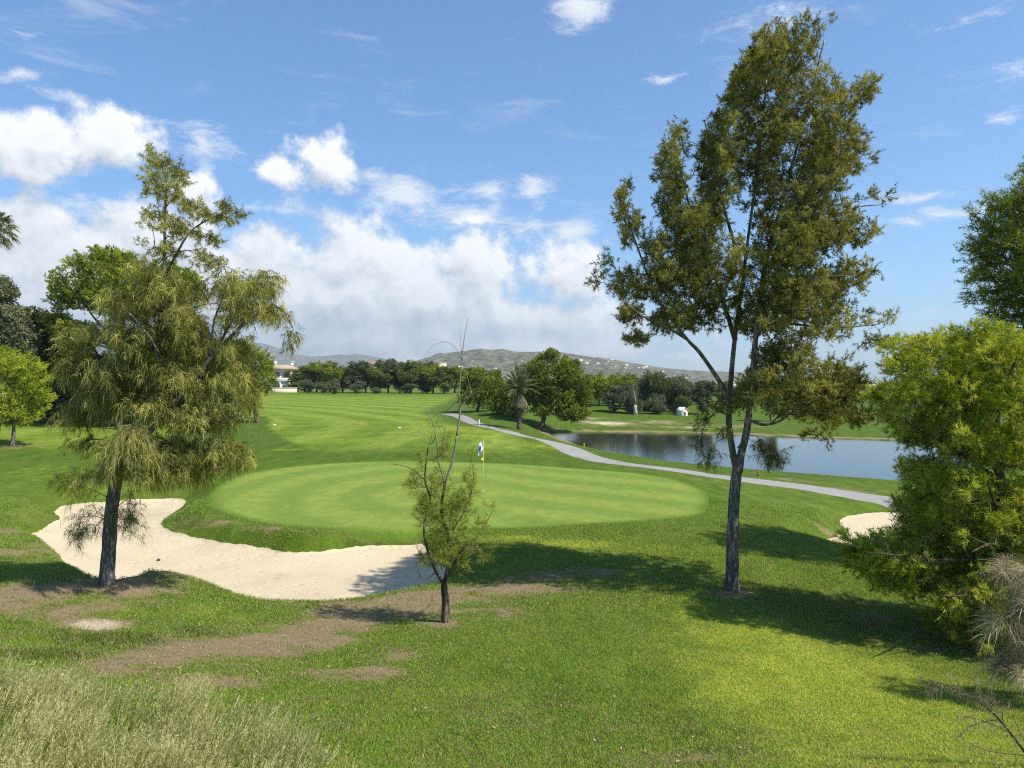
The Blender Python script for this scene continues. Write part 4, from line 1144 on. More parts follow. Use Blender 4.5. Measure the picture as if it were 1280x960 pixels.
# ---- grey dry boughs and a bare branch at the lower right edge
def dry_tree():
    r = np.random.default_rng(31); D = 10.8; x0 = (1405 - 640) / F * D; base = np.array([x0, D, hz(x0, D)])
    t = thing('dry_sheoak', 'dying tree at the right edge with grey shaggy boughs of dry needles', 'tree', base)
    def L(pts): return np.array([W(p[0], p[1], D + p[2]) for p in pts]) - base
    sk = Skel(); limbs = []
    q0 = L([(1405, 950, 0), (1400, 860, 0), (1398, 780, 0), (1396, 700, 0), (1394, 640, 0)]); q0[0] = [0, 0, -.2]
    limbs.append((sk.limb(q0, .11, .03), .11, .03))
    for ps in ([(1398, 740, 0), (1340, 705, 0), (1285, 712, .1), (1235, 728, .2)], [(1400, 800, 0), (1340, 760, .2), (1280, 765, .3), (1235, 775, .3)], [(1400, 830, 0), (1340, 800, 0), (1280, 812, 0), (1240, 835, .1)],
               [(1395, 660, 0), (1350, 650, .2), (1310, 670, .3)]): limbs.append((sk.limb(L(ps), .025, .006), .025, .006))
    bl = [(1282, 716, 18, 7), (1260, 724, 14, 6), (1280, 768, 20, 8), (1258, 778, 14, 7), (1285, 800, 14, 7), (1285, 832, 20, 8), (1262, 838, 12, 6), (1310, 740, 30, 20), (1330, 800, 30, 20)]
    A, _ = fill(px_blobs(bl, D, .5, 1300, 120, r), 190, r, .2); A = A[thin_out(A, .11, r)] - base
    E_, O = sk.attach(A, r, .1, .3)
    trunk_mesh('trunk', limbs, M_bark_grey, t, r)
    sk.twigs('branches', M_twig_grey, t, .003, .42, 4, .02)
    tuft_mesh('dry_crown', M_dry, t, E_, unit(O * .7 + np.array([-.7, 0, .25])), r, 5, .14, 15, .36, .0065, .45, .75, .42, 5, .1, .45, .5, curl=.1, jit=.03)
    # bare branch with a few feathery remains, reaching in from below
    q = L([(1330, 990, -2.0), (1290, 950, -2.2), (1262, 915, -2.3), (1238, 888, -2.35), (1205, 866, -2.4), (1180, 856, -2.4), (1150, 846, -2.4)])
    mb = MB(); qq = smooth_poly3(q); mb.tube(qq, np.linspace(.018, .003, len(qq)), 6)
    side = [[(1255, 905, -2.3), (1250, 880, -2.3), (1235, 872, -2.2)], [(1262, 915, -2.3), (1225, 900, -2.6), (1200, 895, -2.6)], [(1285, 945, -2.2), (1240, 940, -2.5), (1215, 930, -2.6)], [(1240, 890, -2.3), (1243, 850, -2.2)], [(1205, 866, -2.4), (1190, 842, -2.4)],
            [(1295, 950, -2.2), (1275, 915, -2.1), (1262, 880, -2.0)], [(1250, 900, -2.3), (1222, 905, -2.3), (1200, 920, -2.3)], [(1180, 857, -2.4), (1160, 866, -2.4)], [(1240, 890, -2.3), (1225, 868, -2.4), (1222, 846, -2.4)]]
    pts_ = [qq[i] for i in range(8, len(qq))]
    for s in side:
        a = smooth_poly3(L(s)); mb.tube(a, np.linspace(.006, .0015, len(a)), 4); pts_ += list(a[2:])
    mb.tube(smooth_poly3([q0[0] + np.array([0, 0, .25]), (q0[0] + q[0]) / 2 + np.array([0, 0, .1]), q[0]]), .02, 6)
    b = mb.build('bare_branch', M_twig_dark, t, smooth=True)
    pts_ = np.array(pts_); k = r.integers(0, len(pts_), 1100)
    pos = pts_[k] + r.normal(size=(1100, 3)) * .01; dr = unit(np.array([[-.6, 0, .0]]) + .8 * r.normal(size=(1100, 3)))
    V, f, tn = strands(pos, dr, .12 * r.uniform(.4, 1.3, 1100), .0032, .5, 3, r, np.clip(.3 + .25 * r.normal(size=1100), 0, 1), .2)
    new_mesh('dry_sprays', V, f, M_dry, t, {'tint': tn})


dry_tree()

# ------------------------------------------------------------------ trees on the left
def Gw(px, D): x = (px - 640) / F * D; return np.array([x, D, hz(x, D)])
def prow(D, z): return HY + F * (CAMZ - z) / D

NB = dict(ntw=6, tl=.36, nn=22, nl=.22, nw=.050, spread=.85, along=.55, upb=.35, tvar=.45, jit=.12)
_D = 62; _g = Gw(150, _D)
generic_tree('umbrella_pine', 'tall umbrella pine with a round bright crown on the left, standing behind the weeping tree', 'tree', _g,
             [(105, 350, 38, 28), (130, 330, 34, 18), (160, 345, 34, 24), (90, 365, 22, 20), (130, 372, 44, 20), (195, 350, 34, 28), (225, 360, 26, 24), (180, 375, 40, 20), (74, 402, 11, 14, .6), (95, 412, 22, 12, .6), (120, 420, 30, 12, .4), (235, 400, 20, 20, .6), (75, 380, 6, 8, .4)],
             _D, 4.6, 150, 92, [([(150, 535, 0), (148, 480, 0), (150, 430, 0), (155, 395, 0), (158, 360, 0)], .32, .12), ([(150, 430, 0), (120, 400, -1), (100, 370, -1)], .12, .04), ([(153, 400, 0), (190, 380, 1), (215, 365, 1)], .12, .04), ([(149, 440, 0), (110, 425, 0), (80, 405, 0)], .08, .03), ([(152, 410, 0), (150, 385, 2), (130, 350, 3)], .1, .03)],
             M_pine_l, M_bark_brown, 41, 9000, .40, cut=.415, rt=.012, tintbase=.50, **NB)
_D = 74; _g = Gw(322, _D)
generic_tree('rounded_pine', 'low rounded bright pine showing on the right of the weeping tree, beside the pale house', 'tree', _g,
             [(300, 455, 30, 26), (320, 460, 22, 24), (310, 480, 30, 14), (280, 470, 34, 30), (328, 472, 15, 22), (290, 440, 24, 16), (250, 450, 30, 24)],
             _D, 3.6, 295, 50, [([(322, 500, 0), (312, 485, 0), (300, 470, 0), (290, 450, 0)], .2, .06), ([(305, 478, 0), (280, 462, 0), (262, 452, 0)], .1, .03)],
             M_pine_l, M_bark_brown, 42, 5000, .40, cut=.33, tintbase=.42, **{**NB, 'nn': 16})
_D = 48; _g = Gw(15, _D)
generic_tree('low_pine', 'bushy bright green pine with two pale trunks at the left edge of the lawn', 'tree', _g,
             [(20, 470, 38, 26), (-5, 490, 40, 34), (38, 495, 22, 20), (15, 515, 38, 16), (-30, 470, 30, 30), (0, 450, 25, 15), (-40, 510, 30, 22)],
             _D, 2.8, 0, 66, [([(15, 557, 0), (17, 530, 0), (12, 505, 0), (5, 475, 0)], .13, .05), ([(17, 532, 0), (30, 505, .3), (40, 490, .5)], .06, .03), ([(-4, 553, .4), (-2, 525, .4), (-15, 490, .5)], .11, .05)],
             M_pine_b, M_bark_grey, 43, 6000, .28, cut=.415, rt=.008, ntw=6, tl=.26, nn=20, nl=.16, nw=.034, spread=.8, along=.6, upb=.25, tintbase=.46, tvar=.35, jit=.1)
_D = 60; _g = Gw(-12, _D)
generic_tree('olive_bush', 'dull olive bushy tree rising above the bright pine at the left edge', 'tree', _g,
             [(5, 405, 22, 24), (-25, 400, 40, 34), (22, 425, 16, 20), (0, 440, 40, 22), (-50, 430, 40, 40), (5, 362, 8, 16, .5), (-8, 375, 14, 14)],
             _D, 3.5, -12, 70, [([(-12, 535, 0), (-10, 480, 0), (-5, 420, 0), (3, 370, 0)], .2, .04)],
             M_olive, M_bark_brown, 44, 3000, .45, 'leaf', cut=.3, per=70, rad=.55, size=.12, tintbase=.35, tvar=.4)
_D = 66; _g = Gw(75, _D)
generic_tree('dark_hedge_tree', 'dark ivy-clad tree with coarse leaves filling the gap between the left pines', 'tree', _g,
             [(40, 415, 26, 30), (62, 425, 22, 30), (85, 445, 22, 30), (50, 460, 34, 30), (85, 480, 26, 26), (110, 470, 22, 30), (60, 500, 40, 22), (110, 505, 30, 24), (140, 480, 30, 40), (30, 395, 14, 12), (130, 515, 34, 20), (20, 440, 20, 30), (75, 410, 14, 10, .6)],
             _D, 3.2, 80, 90, [([(75, 530, 0), (78, 490, 0), (70, 450, 0), (55, 420, 0)], .25, .06), ([(78, 490, 0), (110, 470, 0), (130, 460, 0)], .1, .04)],
             M_dark, M_bark_brown, 45, 5000, .45, 'leaf', cut=.28, per=60, rad=.6, size=.17, tintbase=.5, tvar=.5)
_D = 80; _g = Gw(205, _D)
generic_tree('dark_shrub', 'dark broad shrub in the shade directly behind the weeping tree', 'shrub', _g,
             [(170, 490, 40, 22), (215, 480, 44, 28), (255, 485, 34, 22), (225, 450, 34, 24), (190, 450, 36, 28), (280, 492, 22, 14)],
             _D, 3.0, 215, 80, [([(205, 512, 0), (207, 490, 0), (210, 455, 0)], .18, .05)],
             M_dark, M_bark_brown, 46, 1300, .6, 'leaf', cut=.25, per=50, rad=.6, size=.17, tintbase=.4, tvar=.4)

# ------------------------------------------------------------------ hills
def hills():
    m, t, out = mat_new('scrub_hillside')
    pos = t.node('ShaderNodeNewGeometry').outputs['Position']
    a = t.noise(pos, .006, 8, .7); b = t.noise(pos, .045, 6, .75); c = t.noise(pos, .016, 6, .7)
    cc = t.mix(t.ss(b, .38, .62), (.055, .068, .030, 1), (.20, .18, .115, 1))
    cc = t.mix(t.m('MULTIPLY', t.ss(c, .52, .62), .8), cc, (.045, .060, .022, 1))
    cc = t.mix(t.m('MULTIPLY', t.ss(a, .56, .68), .6), cc, (.30, .26, .18, 1))
    bp = t.node('ShaderNodeBump'); bp.inputs['Strength'].default_value = .7; bp.inputs['Distance'].default_value = 9
    t.put(bp.inputs['Height'], b)
    principled(t, out, cc, .95, .05, bp.outputs[0])
    rid = [  # D, depth, ridge line (px, py)
        (2600, 650, [(420, 478), (480, 466), (510, 455), (530, 450), (560, 441), (590, 437), (615, 436), (628, 434), (645, 438), (665, 438), (690, 439), (705, 441), (730, 445), (760, 450), (790, 453), (820, 458), (850, 461), (880, 463), (900, 467), (930, 472), (980, 478)], 1.0),
        (3300, 500, [(640, 480), (720, 470), (800, 466), (860, 466), (900, 464), (930, 466), (980, 473), (1040, 478)], .8),
        (7000, 1500, [(-200, 430), (0, 400), (150, 405), (250, 415), (300, 424), (320, 428), (335, 431), (350, 437), (365, 444), (385, 447), (400, 445), (412, 444), (425, 442), (435, 443), (445, 442), (460, 444), (480, 448), (500, 452), (530, 456), (600, 462), (800, 468)], 1.0),
        (4200, 600, [(200, 462), (300, 458), (340, 456), (370, 455), (400, 454), (430, 458), (480, 462), (540, 470)], .6),
        (8500, 1200, [(800, 474), (900, 471), (930, 464), (950, 466), (1000, 473), (1080, 475), (1200, 474), (1400, 473), (1600, 476)], .6)]
    out_h = []
    for D, w_, line, rough in rid:
        L = np.array(line, float); n = 420 if D == 2600 else 240; k = 56
        px = np.linspace(L[0, 0], L[-1, 0], n); py = np.interp(px, L[:, 0], L[:, 1])
        hh = np.maximum((HY - py) / F * D + CAMZ, 0)
        X = []; Z = []; Yy = []
        for j in range(k):
            s = -1 + 2 * j / (k - 1); y = D + s * w_
            x = (px - 640) / F * D
            q = w_ * .45
            n1 = fbm(x / q, np.full(n, y) / q, 6, .55)
            rg = 1 - np.abs(2 * fbm(x / (w_ * .35) + 7, np.full(n, y) / (w_ * .7), 4) - 1)
            prof = (1 - abs(s)) ** .9
            z = hh * prof * (1 + (.55 * (rg - .75) + .5 * (n1 - .5)) * rough * 2.2 * (prof * (1 - prof) * 3.2 + .03)) - 6 * (1 - prof)
            X.append(x); Yy.append(np.full(n, y)); Z.append(z)
        V = np.stack([np.array(X), np.array(Yy), np.array(Z)], -1).reshape(-1, 3)
        i = (np.arange(k - 1)[:, None] * n + np.arange(n - 1)[None]).ravel()
        f = np.stack([i, i + 1, i + n + 1, i + n], 1)
        o = new_mesh('hills', V, f, m, smooth=True); o['kind'] = 'structure'
        out_h.append((px, D, w_, np.array(Z)))
    return out_h


HILLS = hills()


def hill_z(i, px, s):
    p, D, w_, Z = HILLS[i]; j = int(round((s + 1) / 2 * (Z.shape[0] - 1)))
    return (px - 640) / F * D, D + s * w_, float(np.interp(px, p, Z[j]))


# ------------------------------------------------------------------ buildings
M_wall_w = simple_mat('white_render', (.72, .69, .62), .9, .1, .06, .6)
M_wall_c = simple_mat('cream_render', (.66, .56, .38), .9, .1, .07, .6)
M_roof = simple_mat('tiled_roof', (.36, .22, .13), .9, .1, .2, 2)
M_dark_in = simple_mat('dark_parts_and_shade', (.03, .03, .03), .5, .4, .1)  # near-black parts; also painted shade inside the patio and hut doorway
M_frame = simple_mat('window_frame', (.55, .53, .48), .6, .3, .05)
m, t, out = mat_new('window_glass'); principled(t, out, (.03, .04, .05), .1, .6); M_glass = m


def window(parent, x, y, z, w_, h, sub=True):
    mb = MB(); fr = .07
    mb.box((x - w_ / 2 - fr, y - .05, z - fr), (x - w_ / 2, y + .02, z + h + fr)); mb.box((x + w_ / 2, y - .05, z - fr), (x + w_ / 2 + fr, y + .02, z + h + fr))
    mb.box((x - w_ / 2, y - .05, z + h), (x + w_ / 2, y + .02, z + h + fr)); mb.box((x - w_ / 2, y - .08, z - fr), (x + w_ / 2, y + .02, z))
    mb.box((x - .03, y - .045, z), (x + .03, y + .02, z + h))
    f = mb.build('window', M_frame, parent)
    g = MB(); g.box((x - w_ / 2, y - .02, z), (x + w_ / 2, y + .015, z + h)); g.build('pane', M_glass, f)


def villa():
    D = 203; b = Gw(352, D)
    t = thing('villa', 'pale two storey villa with a low tan tiled roof, far left behind the fairway', 'house', b)
    mb = MB(); mb.box((-6, 0, -1.5), (2.6, 8, 6.2)); mb.build('wall', M_wall_c, t)
    mb = MB(); mb.box((-2.3, -2.2, -.6), (2.4, 0, 2.9)); mb.build('ground_floor_wing', M_wall_c, t)
    mb = MB(); mb.box((-2.5, -2.45, 2.9), (2.6, 0, 3.12)); mb.box((-2.5, -2.45, 3.12), (2.6, -2.3, 3.75)); mb.build('balcony', M_wall_w, t)
    mb = MB(); mb.add([(-6.6, -.6, 6.2), (3.2, -.6, 6.2), (3.2, 8.6, 6.2), (-6.6, 8.6, 6.2), (-4, 3, 7.5), (.8, 3, 7.5), (.8, 5, 7.5), (-4, 5, 7.5)],
                      [(0, 3, 2, 1), (0, 1, 5, 4), (1, 2, 6, 5), (2, 3, 7, 6), (3, 0, 4, 7), (4, 5, 6, 7)])
    rf = mb.build('roof', simple_mat('sand_tiles', (.42, .33, .22), .9, .1, .2, 2), t)
    mb = MB(); mb.box((1.2, 3.5, 6.6), (2.0, 4.3, 8.3)); mb.box((1.1, 3.4, 8.3), (2.1, 4.4, 8.45)); mb.build('chimney', M_wall_w, rf)
    mb = MB(); mb.box((-3.4, 3.2, 7.2), (-2.6, 4.0, 8.5)); mb.build('chimney', M_wall_w, rf)
    window(t, -1.2, 0, 4.1, 1.3, 1.3); window(t, 1.3, 0, 4.1, 1.1, 1.3); window(t, -4.4, 0, 4.1, 1.2, 1.3); window(t, 1.5, -2.2, .7, 1.0, 1.3)
    mb = MB(); mb.box((-1.8, -2.215, 0), (.2, -2.2, 2.3)); mb.build('patio_shade_panel', M_dark_in, t)  # flat dark panel on the wing, painted shade of the patio
    for x in (-1.9, .3):
        mb = MB(); mb.box((x - .12, -2.42, -.5), (x + .12, -2.205, 2.9)); mb.build('column', M_wall_w, t)
    w0 = Gw(350, 196)
    mb = MB(); mb.box((-5.5, 0, -1), (4.4, .3, 1.15)); mb.box((-5.6, -.06, 1.15), (4.5, .36, 1.27))
    wl = mb.build('garden_wall', M_wall_c); wl.location = w0; tag(wl, 'low cream garden wall in front of the pale villa, at the fairway edge', 'wall')


villa()


def block(name, label, cat, loc, sz, mat, roof=None, group=None, wins=3):
    x, y, z = loc; w_, d, h = sz; t = thing(name, label, cat, loc, group)
    mb = MB(); mb.box((-w_ / 2, -d / 2, -h), (w_ / 2, d / 2, h)); mb.build('wall', mat, t)
    if roof == 'tile':
        mb = MB(); e = .4
        mb.add([(-w_ / 2 - e, -d / 2 - e, h + .004), (w_ / 2 + e, -d / 2 - e, h + .004), (w_ / 2 + e, d / 2 + e, h + .004), (-w_ / 2 - e, d / 2 + e, h + .004), (-w_ / 4, 0, h + w_ * .14), (w_ / 4, 0, h + w_ * .14)],
               [(0, 3, 2, 1), (0, 1, 5, 4), (2, 3, 4, 5), (1, 2, 5), (3, 0, 4)]); mb.build('roof', M_roof, t)
    else:
        mb = MB(); mb.box((-w_ / 2 - .2, -d / 2 - .2, h), (w_ / 2 + .2, d / 2 + .2, h + .5)); mb.build('roof', mat, t)
    for k in range(wins):
        xx = -w_ / 2 + w_ * (k + .5) / wins
        mb = MB(); mb.box((xx - w_ * .07, -d / 2 - .03, h * .45), (xx + w_ * .07, -d / 2 - .005, h * .8)); mb.build('window', M_glass, t)
    return t


def at_h(px, py, D): return W(px, py, D)
_p = at_h(467, 455, 340); block('pale_building', 'pale flat roofed building peeking over the dark distant tree row on the left', 'building', (_p[0], 340, 8), (11, 8, 4.7), M_wall_c, 'tile')
_p = at_h(553, 455, 700); block('church_tower', 'small square cream tower above the distant trees left of the palm', 'tower', (_p[0], 700, 6), (7, 7, 17), M_wall_c, None, None, 1)
_p = at_h(566, 458, 705); block('pale_building', 'long low pale building just right of the small cream tower', 'building', (_p[0], 712, 5), (20, 9, 12), M_wall_c, 'tile', None, 4)
_p = at_h(848, 476, 420); block('pale_building', 'white building glimpsed between the distant trees left of the dark round tree', 'building', (_p[0], 420, 2), (7, 6, 4.5), M_wall_w, 'tile')
for px, D, w_, h, lb in ((900, 900, 70, 4.0, 'long white greenhouse strip glimpsed through the tall tree at the horizon'), (1070, 900, 46, 2.8, 'long pale warehouse on the horizon left of the pointed cypress'), (1105, 960, 40, 2.5, 'pale warehouse on the horizon right of the pointed cypress')):
    _p = at_h(px, 478, D); block('warehouse', lb, 'warehouse', (_p[0], D, 1.6), (w_, 12, h), M_wall_w, None, None, 5)

hr = np.random.default_rng(77)
def hill_house(i, px, s, w_, mat, first):
    x, y, z = hill_z(i, px, s)
    lab = 'tiny white house dotted on the hazy hillside behind the trees'
    o = block('hillside_house', lab, 'house', (x, y, z - .5), (w_, w_ * .7, w_ * .38), mat, 'tile', 'white houses scattered over the hills', 0)
    o.rotation_euler.z = hr.uniform(-.5, .5); return o
spots = [(0, 540, -.75), (0, 556, -.7), (0, 575, -.8), (0, 604, -.72), (0, 622, -.6), (0, 634, -.82), (0, 650, -.5), (0, 668, -.6), (0, 718, -.35), (0, 723, -.42), (0, 729, -.3), (0, 735, -.45), (0, 743, -.48), (0, 748, -.38), (0, 752, -.52),
         (0, 762, -.55), (0, 770, -.35), (0, 778, -.5), (0, 782, -.52), (0, 790, -.4), (0, 806, -.45), (0, 812, -.6), (0, 830, -.5), (0, 842, -.4), (0, 596, -.5), (0, 585, -.62), (0, 700, -.55), (0, 712, -.6), (0, 757, -.2), (0, 798, -.25),
         (3, 330, -.35), (3, 336, -.4), (3, 345, -.3), (3, 352, -.45), (3, 360, -.35), (3, 372, -.4), (3, 380, -.3), (3, 388, -.42), (3, 396, -.35), (3, 405, -.3), (3, 418, -.4), (3, 430, -.35), (3, 450, -.4), (3, 340, -.55), (3, 366, -.6), (3, 384, -.6), (3, 402, -.55)]
for k, (i, px, s) in enumerate(spots):
    hill_house(i, px, s, hr.uniform(8, 15) * (1.4 if i == 3 else 1), M_wall_w if k % 3 else M_wall_c, k)

# ------------------------------------------------------------------ distant trees: a few kinds, then copies
def proto(kind, seed):
    """unit tree: height 1 m, crown width about 1 m; scaled when placed"""
    r = np.random.default_rng(seed)
    cfg = {'pine': (M_pine_l, .16, .30, .028, 'n'), 'dark': (M_dark, .06, .40, .020, 'l'), 'mid': (M_mid, .08, .40, .020, 'l'), 'olive': (M_olive, .06, .42, .018, 'l'), 'willow': (M_mid, .08, .44, .020, 'w'), 'greywillow': (M_olive, .08, .44, .018, 'w'), 'cypress': (M_dark, .04, .48, .02, 'c')}[kind]
    mat, zb, rz, ls, typ = cfg; bl = []
    t = bpy.data.objects.new(kind + '_tree', None); C.objects.link(t)
    if typ == 'c': bl = [(0, 0, .2 + .15 * k, .10 - .012 * k, .10 - .012 * k, .14, 1) for k in range(6)]
    else:
        m_ = 13
        for k in range(m_):
            a = k * 2.4 + r.uniform(-.4, .4); rr = .30 * math.sqrt((k + .5) / m_); u = r.uniform(0, 1)
            z = zb + .14 + (1 - zb - .30) * (k * .618 % 1)
            env = math.sin(math.pi * min(1, max(.12, (z - zb) / (1.06 - zb)))) ** .35
            s = r.uniform(.11, .22)
            bl.append((math.cos(a) * rr * 1.05 * env + r.uniform(-.03, .03), math.sin(a) * rr * env, z, s, s, s * .75, 1))
        bl.append((0, 0, (1 + zb) / 2, .26, .26, (1 - zb) * .34, 1.2)); bl.append((r.uniform(-.1, .1), 0, .86, .14, .14, .12, 1))
    A, _ = fill(bl, 2600, r, .6); A = A[thin_out(A, .05, r)]
    A = A[fbm(A[:, 0] * 6 + seed, A[:, 2] * 6 + A[:, 1] * 4, 3) > .40]
    sk = Skel(); q = np.array([(0, 0, -.05), (r.uniform(-.03, .03), .01, zb + .05), (r.uniform(-.05, .05), 0, .55), (0, 0, .82)])
    qs = sk.limb(q, .032, .008); limbs = [(qs, .030 if typ != 'c' else .02, .006)]
    for k in range(4):
        a = k * 1.6 + r.uniform(0, 1); q2 = sk.limb(np.array([qs[6], (math.cos(a) * .15, math.sin(a) * .15, zb + .22), (math.cos(a) * .27, math.sin(a) * .27, .55)]), .014, .005); limbs.append((q2, .014, .005))
    E_, O = sk.attach(A, r, .1, .25, up=.5)
    for i in range(len(sk.fixed)): pass
    mb = MB()
    for q_, r0, r1 in limbs: mb.tube(q_, np.linspace(r0, r1, len(q_)), 7)
    mb.build('trunk', M_bark_brown, t, smooth=True)
    sk.twigs('branches', M_twig_dark, t, .0010, .44, 3, .01)
    O = unit(O * .4 + unit(E_ - E_.mean(0)) * .8 + np.array([0, 0, .25]))
    if typ == 'n': tuft_mesh('crown', mat, t, E_, O, r, 5, .05, 16, .036, .010, .85, .55, .05, 1, .3, .45, .45, jit=.018)
    elif typ == 'w':
        T = np.repeat(E_, 5, 0) + r.normal(size=(len(E_) * 5, 3)) * .03; nn = 12; Q = np.repeat(T, nn, 0); Q[:, 2] -= r.random(len(Q)) * .11; Q += r.normal(size=Q.shape) * .008
        tn = np.clip(np.repeat(.45 + .28 * r.normal(size=len(E_)), 5 * nn) + .12 * r.normal(size=len(Q)), 0, 1)
        V, f, tt = strands(Q, unit(r.normal(size=Q.shape) * .5 + np.array([0, 0, -1])), .035, .010, .3, 1, r, tn); new_mesh('crown', V, f, mat, t, {'tint': tt})
    else: leaf_crown('crown', mat, t, E_, O, r, 46, .055, .0135, .45, .5, up=.6)
    return t


def copy_tree(o):
    c = o.copy(); C.objects.link(c)
    for ch in list(o.children):
        d = ch.copy(); C.objects.link(d); d.parent = c
    return c


PR = {}
for k, sd_ in (('pine', 1), ('pine', 2), ('dark', 3), ('dark', 4), ('mid', 5), ('mid', 6), ('olive', 7), ('willow', 8), ('greywillow', 9), ('cypress', 10)):
    PR.setdefault(k, []).append([proto(k, sd_ + 200), False])


def far_tree(px, D, top, wpx, kind, label, group=None, var=0, z=None, cat='tree'):
    b = Gw(px, D)
    if z is not None: b[2] = z
    pr = PR[kind][var % len(PR[kind])]
    o = copy_tree(pr[0]) if pr[1] else pr[0]; pr[1] = True
    base_py = prow(D, b[2]); h = (base_py - top) * D / F; wd = wpx * D / F
    o.location = b; o.scale = (wd, wd, h); o.rotation_euler.z = (px * 1.7) % 6.28
    o['label'] = label; o['category'] = cat
    if group: o['group'] = group
    return o


ORD = ['leftmost', 'second', 'third', 'fourth', 'fifth', 'sixth', 'seventh', 'eighth', 'ninth', 'tenth', 'eleventh', 'twelfth', 'thirteenth', 'fourteenth', 'fifteenth', 'sixteenth', 'seventeenth', 'eighteenth', 'nineteenth', 'twentieth']
DESC = {'pine': 'bright green pine', 'dark': 'dark evergreen tree', 'mid': 'mid green tree', 'olive': 'grey olive tree', 'willow': 'loose drooping green tree', 'greywillow': 'grey-green drooping tree', 'cypress': 'pointed dark cypress'}
row = [(368, 205, 462, 26, 'dark'), (380, 200, 456, 32, 'mid'), (395, 206, 452, 34, 'dark'), (412, 200, 451, 40, 'pine'), (428, 204, 456, 30, 'mid'), (443, 200, 449, 30, 'dark'), (457, 206, 454, 30, 'dark'), (471, 200, 458, 30, 'mid'), (486, 203, 446, 32, 'dark'), (500, 206, 450, 30, 'dark'),
       (514, 200, 449, 32, 'mid'), (528, 206, 450, 30, 'dark'), (541, 200, 455, 30, 'pine'), (554, 196, 456, 34, 'mid'), (568, 200, 457, 30, 'pine'), (583, 205, 458, 30, 'dark'), (600, 210, 460, 34, 'pine')]
for i, (px, D, top, wp, kd) in enumerate(row):
    far_tree(px, D, top, wp * 1.5, kd, ('%s %s of the distant row beyond the fairway' % (DESC[kd], 'leftmost' if i == 0 else ORD[i] + ' from the left')).replace('tree leftmost', 'tree, leftmost').replace('tree ' + ORD[i], 'tree, ' + ORD[i]).replace('pine ' + ORD[i], 'pine, ' + ORD[i]), 'distant tree row beyond the fairway', i)
far_tree(386, 186, 474, 26, 'olive', 'grey olive tree at the foot of the distant row, nearest the villa', 'grey olive trees before the distant row')
far_tree(404, 188, 477, 24, 'olive', 'grey olive tree in the middle of three in front of the distant row', 'grey olive trees before the distant row')
far_tree(418, 176, 473, 26, 'olive', 'grey olive tree standing out alone on the fairway edge with a dark shadow', 'grey olive trees before the distant row')
for i, (px, wp, top) in enumerate(((447, 26, 476), (470, 16, 483), (509, 30, 479), (533, 18, 482))):
    far_tree(px, 190 + i * 3, top, wp, ('olive', 'greywillow', 'olive', 'dark')[i], 'low grey bush in front of the distant row, %s from the left' % ('first', 'second', 'third', 'fourth')[i], 'low grey bushes before the distant row', i, cat='bush')
# right of the path, and across the lake
far_tree(622, 118, 461, 34, 'pine', 'green pine directly behind the feather palm on its left', None, 1)
far_tree(748, 138, 466, 50, 'pine', 'bright pine on the far bank touching the right side of the big pine', 'trees across the lake', 0)
far_tree(728, 142, 470, 42, 'dark', 'dark tree mostly hidden behind the right side of the big pine', 'trees across the lake', 1)
far_tree(762, 146, 470, 36, 'dark', 'dark tree between two bright pines across the lake', 'trees across the lake', 0)
far_tree(785, 140, 466, 56, 'pine', 'bright-topped pine behind the grey olive tree across the lake', 'trees across the lake', 1)
far_tree(768, 128, 481, 44, 'olive', 'round silver-grey olive tree across the lake left of the white trunk', 'trees across the lake')
far_tree(787, 126, 476, 36, 'greywillow', 'slim grey drooping tree just left of the white trunk across the lake', 'trees across the lake')
far_tree(808, 134, 461, 50, 'greywillow', 'tall grey-green drooping tree across the lake, right of the white trunk', 'trees across the lake')
far_tree(829, 132, 461, 47, 'willow', 'tall loose tree across the lake with a spiky brown top', 'trees across the lake')
far_tree(848, 132, 466, 50, 'greywillow', 'grey-green tree across the lake directly above the little white hut', 'trees across the lake')
far_tree(852, 126, 492, 30, 'willow', 'low light green drooping tree beside the little white hut', 'trees across the lake')
far_tree(820, 126, 490, 34, 'greywillow', 'low drooping grey bush between the white trunk and the hut', 'trees across the lake')
far_tree(879, 127, 474, 42, 'dark', 'round dark tree on a short trunk right of the little white hut', 'trees across the lake', 1)
for i, (px_, tp_, kd_) in enumerate(((740, 472, 'mid'), (756, 471, 'dark'), (776, 473, 'mid'), (800, 470, 'dark'), (818, 468, 'mid'), (838, 470, 'dark'), (858, 474, 'mid'), (872, 478, 'dark'), (922, 482, 'mid'))):
    far_tree(px_, 168 + i % 3 * 5, tp_, 44, kd_, 'tree in the back row across the lake, %s from the left' % ORD[i].replace('leftmost', 'first'), 'back row of trees across the lake', i)
far_tree(905, 160, 476, 40, 'mid', 'tree behind the round dark one, seen through the tall tree', 'trees across the lake', 1)
far_tree(963, 108, 470, 40, 'mid', 'tree on the far bank with a grey trunk, right of the tall tree stem', 'trees across the lake', 0)
far_tree(1000, 190, 484, 50, 'dark', 'dark tree behind the lower right foliage of the tall tree', 'trees across the lake', 0)
far_tree(1035, 210, 486, 40, 'mid', 'mid green tree behind the hanging tip of the tall tree', 'trees across the lake', 1)
far_tree(1082, 235, 473, 16, 'cypress', 'pointed dark cypress on the skyline at the right')
far_tree(1096, 240, 480, 14, 'cypress', 'shorter cypress just right of the pointed one')
for i, px in enumerate((1062, 1074, 1088, 1102, 1118)):
    far_tree(px, 225 + i * 3, 491 - (i % 2), 22, 'dark' if i % 2 else 'olive', 'low dark bush under the cypresses, %s from the left' % ('first', 'second', 'third', 'fourth', 'fifth')[i], 'bushes under the cypresses', i, cat='bush')
for i in range(26):
    px = 880 + i * 22 + (i * 7 % 9); D = 420 + (i * 37 % 160)
    far_tree(px, D, 474.5 + (i * 5 % 4), 26, ('dark', 'mid', 'olive')[i % 3], 'small tree of the far belt along the right horizon', 'far belt of trees at the right horizon', i)
